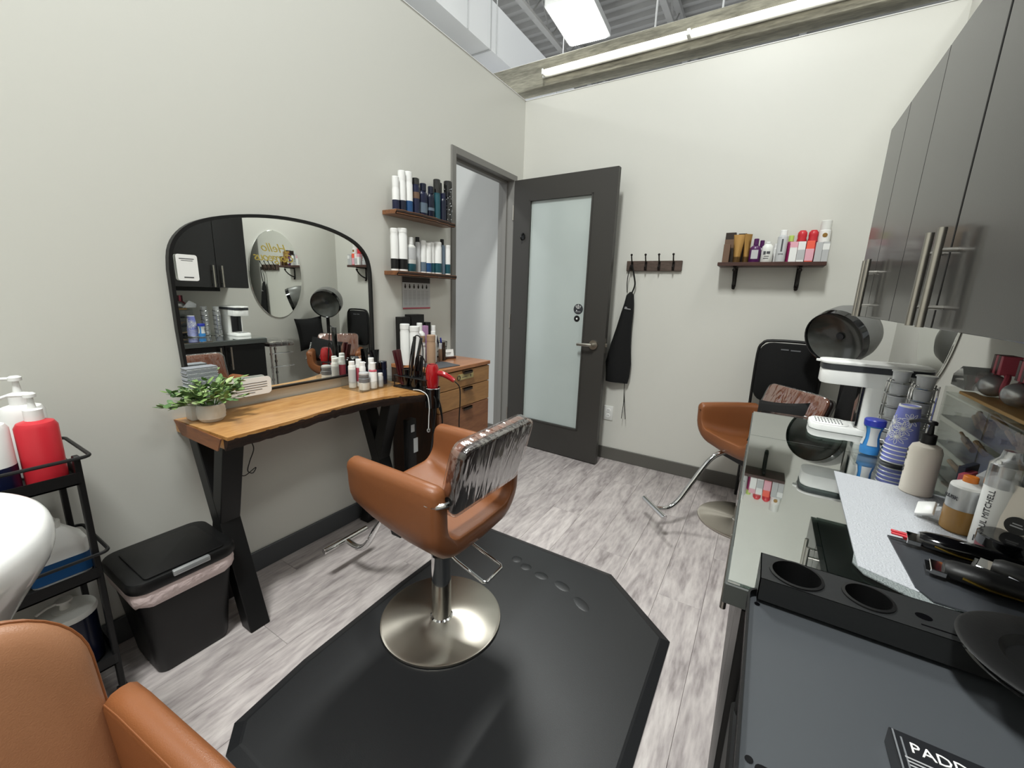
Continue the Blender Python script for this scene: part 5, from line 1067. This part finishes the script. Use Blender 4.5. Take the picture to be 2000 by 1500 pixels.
# top plate with round holes, built strip by strip
def holed(bm, x0, x1, y0, y1, z, hs, seg=32):
    cuts = [x0]
    for i, (hx, r) in enumerate(hs): cuts += [hx-r-0.002, hx+r+0.002]
    cuts.append(x1); yc = (y0+y1)/2
    for i in range(len(cuts)-1):
        a, b = cuts[i], cuts[i+1]
        if i % 2 == 0: bm.faces.new([bm.verts.new(p) for p in ((a, y0, z), (b, y0, z), (b, y1, z), (a, y1, z))])
        else:
            hx, r = hs[i//2]; ring = [bm.verts.new((hx+r*cos(2*pi*k/seg), yc+r*sin(2*pi*k/seg), z)) for k in range(seg)]
            sq = []
            for k in range(seg):
                c0, s0 = cos(2*pi*k/seg), sin(2*pi*k/seg); kx = (b-a)/2/abs(c0) if abs(c0) > 1e-6 else 9; ky = (y1-y0)/2/abs(s0) if abs(s0) > 1e-6 else 9; q = min(kx, ky); sq.append(bm.verts.new((hx+q*c0, yc+q*s0, z)))
            for k in range(seg):
                p, q2 = sq[k], sq[(k+1) % seg]; bm.faces.new((ring[k], ring[(k+1) % seg], q2, p))
                if abs(p.co.x-q2.co.x) > 1e-5 and abs(p.co.y-q2.co.y) > 1e-5:
                    bm.faces.new((p, bm.verts.new((a if p.co.x < hx else b, y0 if p.co.y < yc else y1, z)), q2))
holed(bm, hx0, hx1, hy0, hy1, hz, holes)
for a, b in (((hx0, hy0, 0), (hx1, hy0+0.0015, hz)), ((hx0, hy1-0.0015, 0), (hx1, hy1, hz)), ((hx0, hy0, 0), (hx0+0.0015, hy1, hz)), ((hx1-0.0015, hy0, 0), (hx1, hy1, hz))): box(bm, a, b)
obj('housing', bm, mat('matte black steel', '#1c1d1e', 0.5, bump=0.03), t, smooth=0)
for hx, r in holes:
    bm = nb(); lathe(bm, [(r+0.001, hz), (r+0.001, hz+0.0022), (r-0.003, hz+0.0028), (r-0.0035, 0.002), (0.0001, 0.0015)], 36, (hx, (hy0+hy1)/2, 0), cap=False); obj('well', bm, 'blackp', t)
bm = nb(); lathe(bm, [(0.009, 0), (0.009, 0.0006)], 16, (2.082, -2.415, hz), sy=0.8); lathe(bm, [(0.011, 0), (0.011, 0.0006)], 16, (2.125, -2.412, hz), sy=0.6); box(bm, (2.075, -2.436, hz), (2.16, -2.434, hz+0.0006)); obj('slots', bm, 'blackg', t, smooth=0)
t = thing('tint_bowl', 'black round wide rimmed dish at the right edge on the tool holder', 'bowl', (2.188, -2.47, ZA+hz+0.003))
bm = nb(); lathe(bm, [(0.045, 0), (0.075, 0.004), (0.090, 0.016), (0.092, 0.018), (0.088, 0.020), (0.055, 0.017), (0.048, 0.008), (0.0001, 0.006)], 48, cap=False); obj('dish', bm, 'blackp', t)
bm = nb(); lathe(bm, [(0.074, 0.0), (0.086, 0.008), (0.084, 0.010), (0.070, 0.002)], 48, cap=False); obj('lower_rim', bm, 'blackg', t)
t = thing('brush_box', 'flat black box lettered for a paddle brush lying on the tray', 'box', (2.098, -2.69, 0.839))
bm = nb(); box(bm, (-0.084, -0.08, 0), (0.16, 0.08, 0.020), 0.001); obj('carton', bm, mat('box black', '#1c1d20', 0.35), t, smooth=0)
bm = nb()
for a, b in (((-0.082, -0.078, 0.0201), (-0.0805, 0.078, 0.0206)), ((-0.0765, -0.078, 0.0201), (-0.075, 0.072, 0.0206))): box(bm, a, b)
obj('silver_lines', bm, 'grey', t, smooth=0)
text('lettering', 'PADDLE BRUSH', 0.0165, 'paper', t, basis((-0.013, 0.063, 0.0206), (1, 0, 0), (0, 1, 0)), 0.0003)
bm = nb(); mm = basis((-0.013, 0.007, 0.0204), (1, 0, 0), (0, 1, 0)); lines(bm, mm, [(-0.064, -0.02, 0.0415, 0.0016), (-0.063, -0.008, 0.0375, 0.0016), (-0.062, -0.002, 0.0335, 0.0016)]); obj('small_print', bm, 'printl', t, smooth=0)
# ------------------------------------------------------------------ left foreground: utility cart, bin, bowl, shampoo chair
t = thing('utility_cart', 'black metal rolling cart with bottles against the left wall', 'cart', (0, 0, 0))
ux0, ux1, uy0, uy1 = 0.05, 0.295, -3.30, -2.825
for zt in (0.735, 0.44, 0.14):
    bm = nb(); prism(bm, rrect(ux1-ux0, uy1-uy0, 0.015, 4, (ux0+ux1)/2, (uy0+uy1)/2), zt, zt+0.004)
    op = rrect(ux1-ux0, uy1-uy0, 0.015, 4, (ux0+ux1)/2, (uy0+uy1)/2); ip = rrect(ux1-ux0-0.006, uy1-uy0-0.006, 0.013, 4, (ux0+ux1)/2, (uy0+uy1)/2); va = []
    for pl, z in ((op, zt), (op, zt+0.035), (ip, zt+0.035), (ip, zt)): va.append([bm.verts.new((p[0], p[1], z)) for p in pl])
    for A, Bv in zip(va, va[1:]):
        for i in range(len(A)): bm.faces.new((A[i], A[(i+1) % len(A)], Bv[(i+1) % len(A)], Bv[i]))
    obj('tray', bm, 'blackm', t, smooth=0)
    if zt < 0.2: continue
    bm = nb(); tube(bm, [(p[0], p[1], zt+0.075) for p in rrect(ux1-ux0+0.004, uy1-uy0+0.03, 0.02, 4, (ux0+ux1)/2, (uy0+uy1)/2+0.005)], 0.005, 8, close=True); obj('guard_rail', bm, 'blackm', t)
for xx in (ux0+0.012, ux1-0.012):
    for yy in (uy0+0.008, uy1-0.008):
        bm = nb(); box(bm, (xx-0.010, yy-0.007, 0.05), (xx+0.010, yy+0.007, 0.815), 0.002); obj('post', bm, 'blackm', t)
        bm = nb(); lathe(bm, [(0.024, -0.01), (0.024, 0.01)], 16, (xx, yy, 0.025), axis='Y'); obj('wheel', bm, 'blackp', t)
ZU = 0.739
pump('pump_bottle', 'red pump bottle at the right end of the cart top', (0.225, -2.882, ZU+0.001), 0.041, 0.180, 'redp', 'white', R(60), noz=0.065, hp=0.07)
pump('pump_bottle', 'white pump bottle with blue base beside the red one on the cart', (0.222, -2.970, ZU+0.001), 0.043, 0.190, 'white', 'white', R(60), noz=0.065, hp=0.07, band=(0.02, 0.40, 'navy'))
pump('pump_bottle', 'white pump bottle behind the red one close to the wall', (0.115, -2.885, ZU+0.001), 0.045, 0.205, 'white', 'white', R(70), noz=0.08, hp=0.075)
pump('pump_bottle', 'white bottle with maroon foot at the left frame edge on the cart', (0.225, -3.052, ZU+0.001), 0.036, 0.18, 'white', 'white', R(60), noz=0.05, band=(0.02, 0.12, 'maroon'))
t = thing('developer_jug', 'angular white jug with blue label on the middle cart tray', 'jug', (0.19, -2.893, 0.4445), R(0))
bm = nb(); lo = []
for z, sxx, syy in ((0, 0.044, 0.060), (0.09, 0.045, 0.062), (0.105, 0.044, 0.061), (0.145, 0.024, 0.026), (0.15, 0.02, 0.02)): lo.append([V((a*sxx*2, b*syy*2, z)) for a, b in rrect(1, 1, 0.15, 3)])
loft(bm, lo); obj('body', bm, 'white', t, smooth=30)
bm = nb(); lathe(bm, [(0.021, 0.148), (0.021, 0.168), (0.017, 0.17)], 18); box(bm, (-0.008, -0.035, 0.170), (0.010, 0.012, 0.178), 0.003, 1); obj('cap', bm, 'white2', t)
bm = nb(); lo = []
for z in (0.006, 0.062): lo.append([V((a*0.0912, b*0.1252, z)) for a, b in rrect(1, 1, 0.15, 3)])
loft(bm, lo, cap=False); obj('blue_label', bm, 'blue', t, smooth=30)
t = pump('gallon_pump', 'dark blue gallon canister with white lid and pump on the lowest cart tray', (0.195, -2.90, 0.145), 0.062, 0.17, 'navy2', 'white2', R(100), noz=0.06, hp=0.05, shoulder=0.02)
bm = nb(); lathe(bm, [(0.066, 0.168), (0.067, 0.176), (0.064, 0.184), (0.03, 0.188)], 30); obj('lid', bm, 'white2', t)
# trash bin
t = thing('trash_bin', 'black plastic trash bin with liner between the cart and the desk leg', 'bin', (0.185, -2.635, 0.001))
bm = nb(); lo = []
for z, a, b in ((0, 0.098, 0.105), (0.02, 0.103, 0.110), (0.24, 0.122, 0.130), (0.325, 0.132, 0.141), (0.335, 0.132, 0.141)): lo.append([V((p*a*2, q*b*2, z)) for p, q in rrect(1, 1, 0.14, 5)])
loft(bm, lo); obj('body', bm, 'blackp', t, smooth=40)
bm = nb(); lo = []; rg = random.Random(9)
for z, s in ((0.288, 0.999), (0.300, 1.035), (0.325, 1.05), (0.345, 1.02)): lo.append([V((p*0.264*s*(1+rg.uniform(-0.012, 0.012)), q*0.282*s*(1+rg.uniform(-0.012, 0.012)), z+rg.uniform(-0.007, 0.007)*(z < 0.31))) for p, q in rrect(1, 1, 0.14, 5)])
loft(bm, lo, cap=False); obj('liner', bm, 'bag', t, smooth=60, label='crumpled white and pink bin liner')
bm = nb(); lo = []
for z, s in ((0.338, 1.03), (0.345, 1.06), (0.368, 1.06), (0.376, 1.03), (0.378, 0.99)): lo.append([V((p*0.270*s, q*0.290*s, z)) for p, q in rrect(1, 1, 0.16, 6)])
loft(bm, lo); obj('lid_ring', bm, 'blackp', t, smooth=40)
bm = nb(); prism(bm, rrect(0.225, 0.225, 0.012, 4, 0.018, 0), 0.378, 0.384, 'XY', 0.0015); obj('lid_flap', bm, 'blackp', t, smooth=30)
bm = nb(); box(bm, (0.125, -0.045, 0.360), (0.149, 0.06, 0.378), 0.003, 2); obj('latch', bm, 'silver', t, label='silver release latch')
# shampoo bowl
t = thing('shampoo_bowl', 'white ceramic shampoo bowl at the left foreground', 'basin', (0.65, -3.245, 0))
bm = nb(); lo = []
def oval(rx, ry, z, n=44, cx=0, cy=0): return [V((cx+rx*cos(2*pi*k/n), cy+ry*sin(2*pi*k/n), z)) for k in range(n)]
for rx, ry, z, cx in ((0.10, 0.10, 0.58, 0), (0.17, 0.16, 0.60, 0), (0.215, 0.205, 0.64, 0), (0.235, 0.235, 0.69, 0), (0.255, 0.262, 0.735, 0), (0.282, 0.288, 0.77, 0), (0.292, 0.296, 0.805, 0), (0.290, 0.292, 0.835, 0), (0.278, 0.281, 0.849, 0), (0.262, 0.266, 0.849, 0), (0.248, 0.250, 0.838, 0), (0.235, 0.235, 0.80, 0), (0.20, 0.20, 0.72, 0), (0.13, 0.13, 0.67, 0), (0.03, 0.03, 0.655, 0)): lo.append(oval(rx, ry, z, cx=cx))
loft(bm, lo); obj('basin', bm, 'ceram', t, smooth=60, sub=1)
bm = nb(); lathe(bm, [(0.02, 0.656), (0.026, 0.659), (0.0001, 0.660)], 20, cap=False); obj('drain', bm, 'chrome', t)
bm = nb(); lathe(bm, [(0.16, 0.0), (0.14, 0.03), (0.09, 0.10), (0.09, 0.59)], 28, (-0.02, -0.02, 0)); obj('pedestal', bm, 'ceram', t)
# shampoo chair
t = thing('shampoo_chair', 'tan leather shampoo chair cropped in the left foreground corner', 'chair', (1.055, -3.235, 0), R(7))
bm = nb(); lo = []
Bk = Matrix.Translation((-0.005, 0, 0.60)) @ Matrix.Rotation(R(-12), 4, 'Y')
for f, s in ((-0.030, 0.86), (-0.027, 0.93), (-0.018, 0.98), (-0.004, 1), (0.012, 1), (0.022, 0.985), (0.031, 0.955), (0.038, 0.90), (0.042, 0.80)): lo.append([Bk @ V((f, a*s, b*s)) for a, b in rrect(0.49, 0.46, 0.12, 10)])
loft(bm, lo); bk = obj('backrest', bm, 'leather2', t, smooth=80)
bm = nb(); tube(bm, [Bk @ V((0.014, a*1.0, b*1.0)) for a, b in rrect(0.49, 0.46, 0.12, 10)], 0.0022, 6, close=True); obj('seam_piping', bm, 'leather', bk)
for s in (-1, 1):
    lo = []
    for f, k, d in ((-0.024, 0.0, 0.022), (-0.021, 0, 0.010), (-0.012, 0, 0.002), (0, 0, 0), (0.012, 0, 0.002), (0.021, 0, 0.010), (0.024, 0, 0.022)):
        lo.append([V((a, s*0.258+f, b-d)) for a, b in ((0.0, 0.36), (0.0, 0.63), (0.02, 0.652), (0.06, 0.652), (0.14, 0.642), (0.24, 0.630), (0.34, 0.616), (0.42, 0.598), (0.455, 0.57), (0.465, 0.50), (0.46, 0.36))])
    bm = nb(); loft(bm, lo); ar = obj('armrest', bm, 'leather', t, smooth=75)
    bm = nb(); tube(bm, [(a, s*0.258-s*0.0215, b-0.012) for a, b in ((0.02, 0.652), (0.06, 0.652), (0.14, 0.642), (0.24, 0.630), (0.34, 0.616), (0.42, 0.598), (0.45, 0.575))], 0.0015, 6); obj('seam_piping', bm, 'leather', ar)
bm = nb(); box(bm, (0.04, -0.23, 0.36), (0.46, 0.23, 0.47), 0.03, 4); obj('seat', bm, 'leather', t)
bm = nb(); box(bm, (0.0, -0.28, 0.24), (0.46, 0.28, 0.36), 0.01, 2); obj('seat_box', bm, 'leather', t)
for a in (0.03, 0.42):
    for b in (-0.24, 0.24): bm = nb(); lathe(bm, [(0.014, 0), (0.02, 0.25)], 12, (a, b, 0)); obj('leg', bm, 'blackm', t)
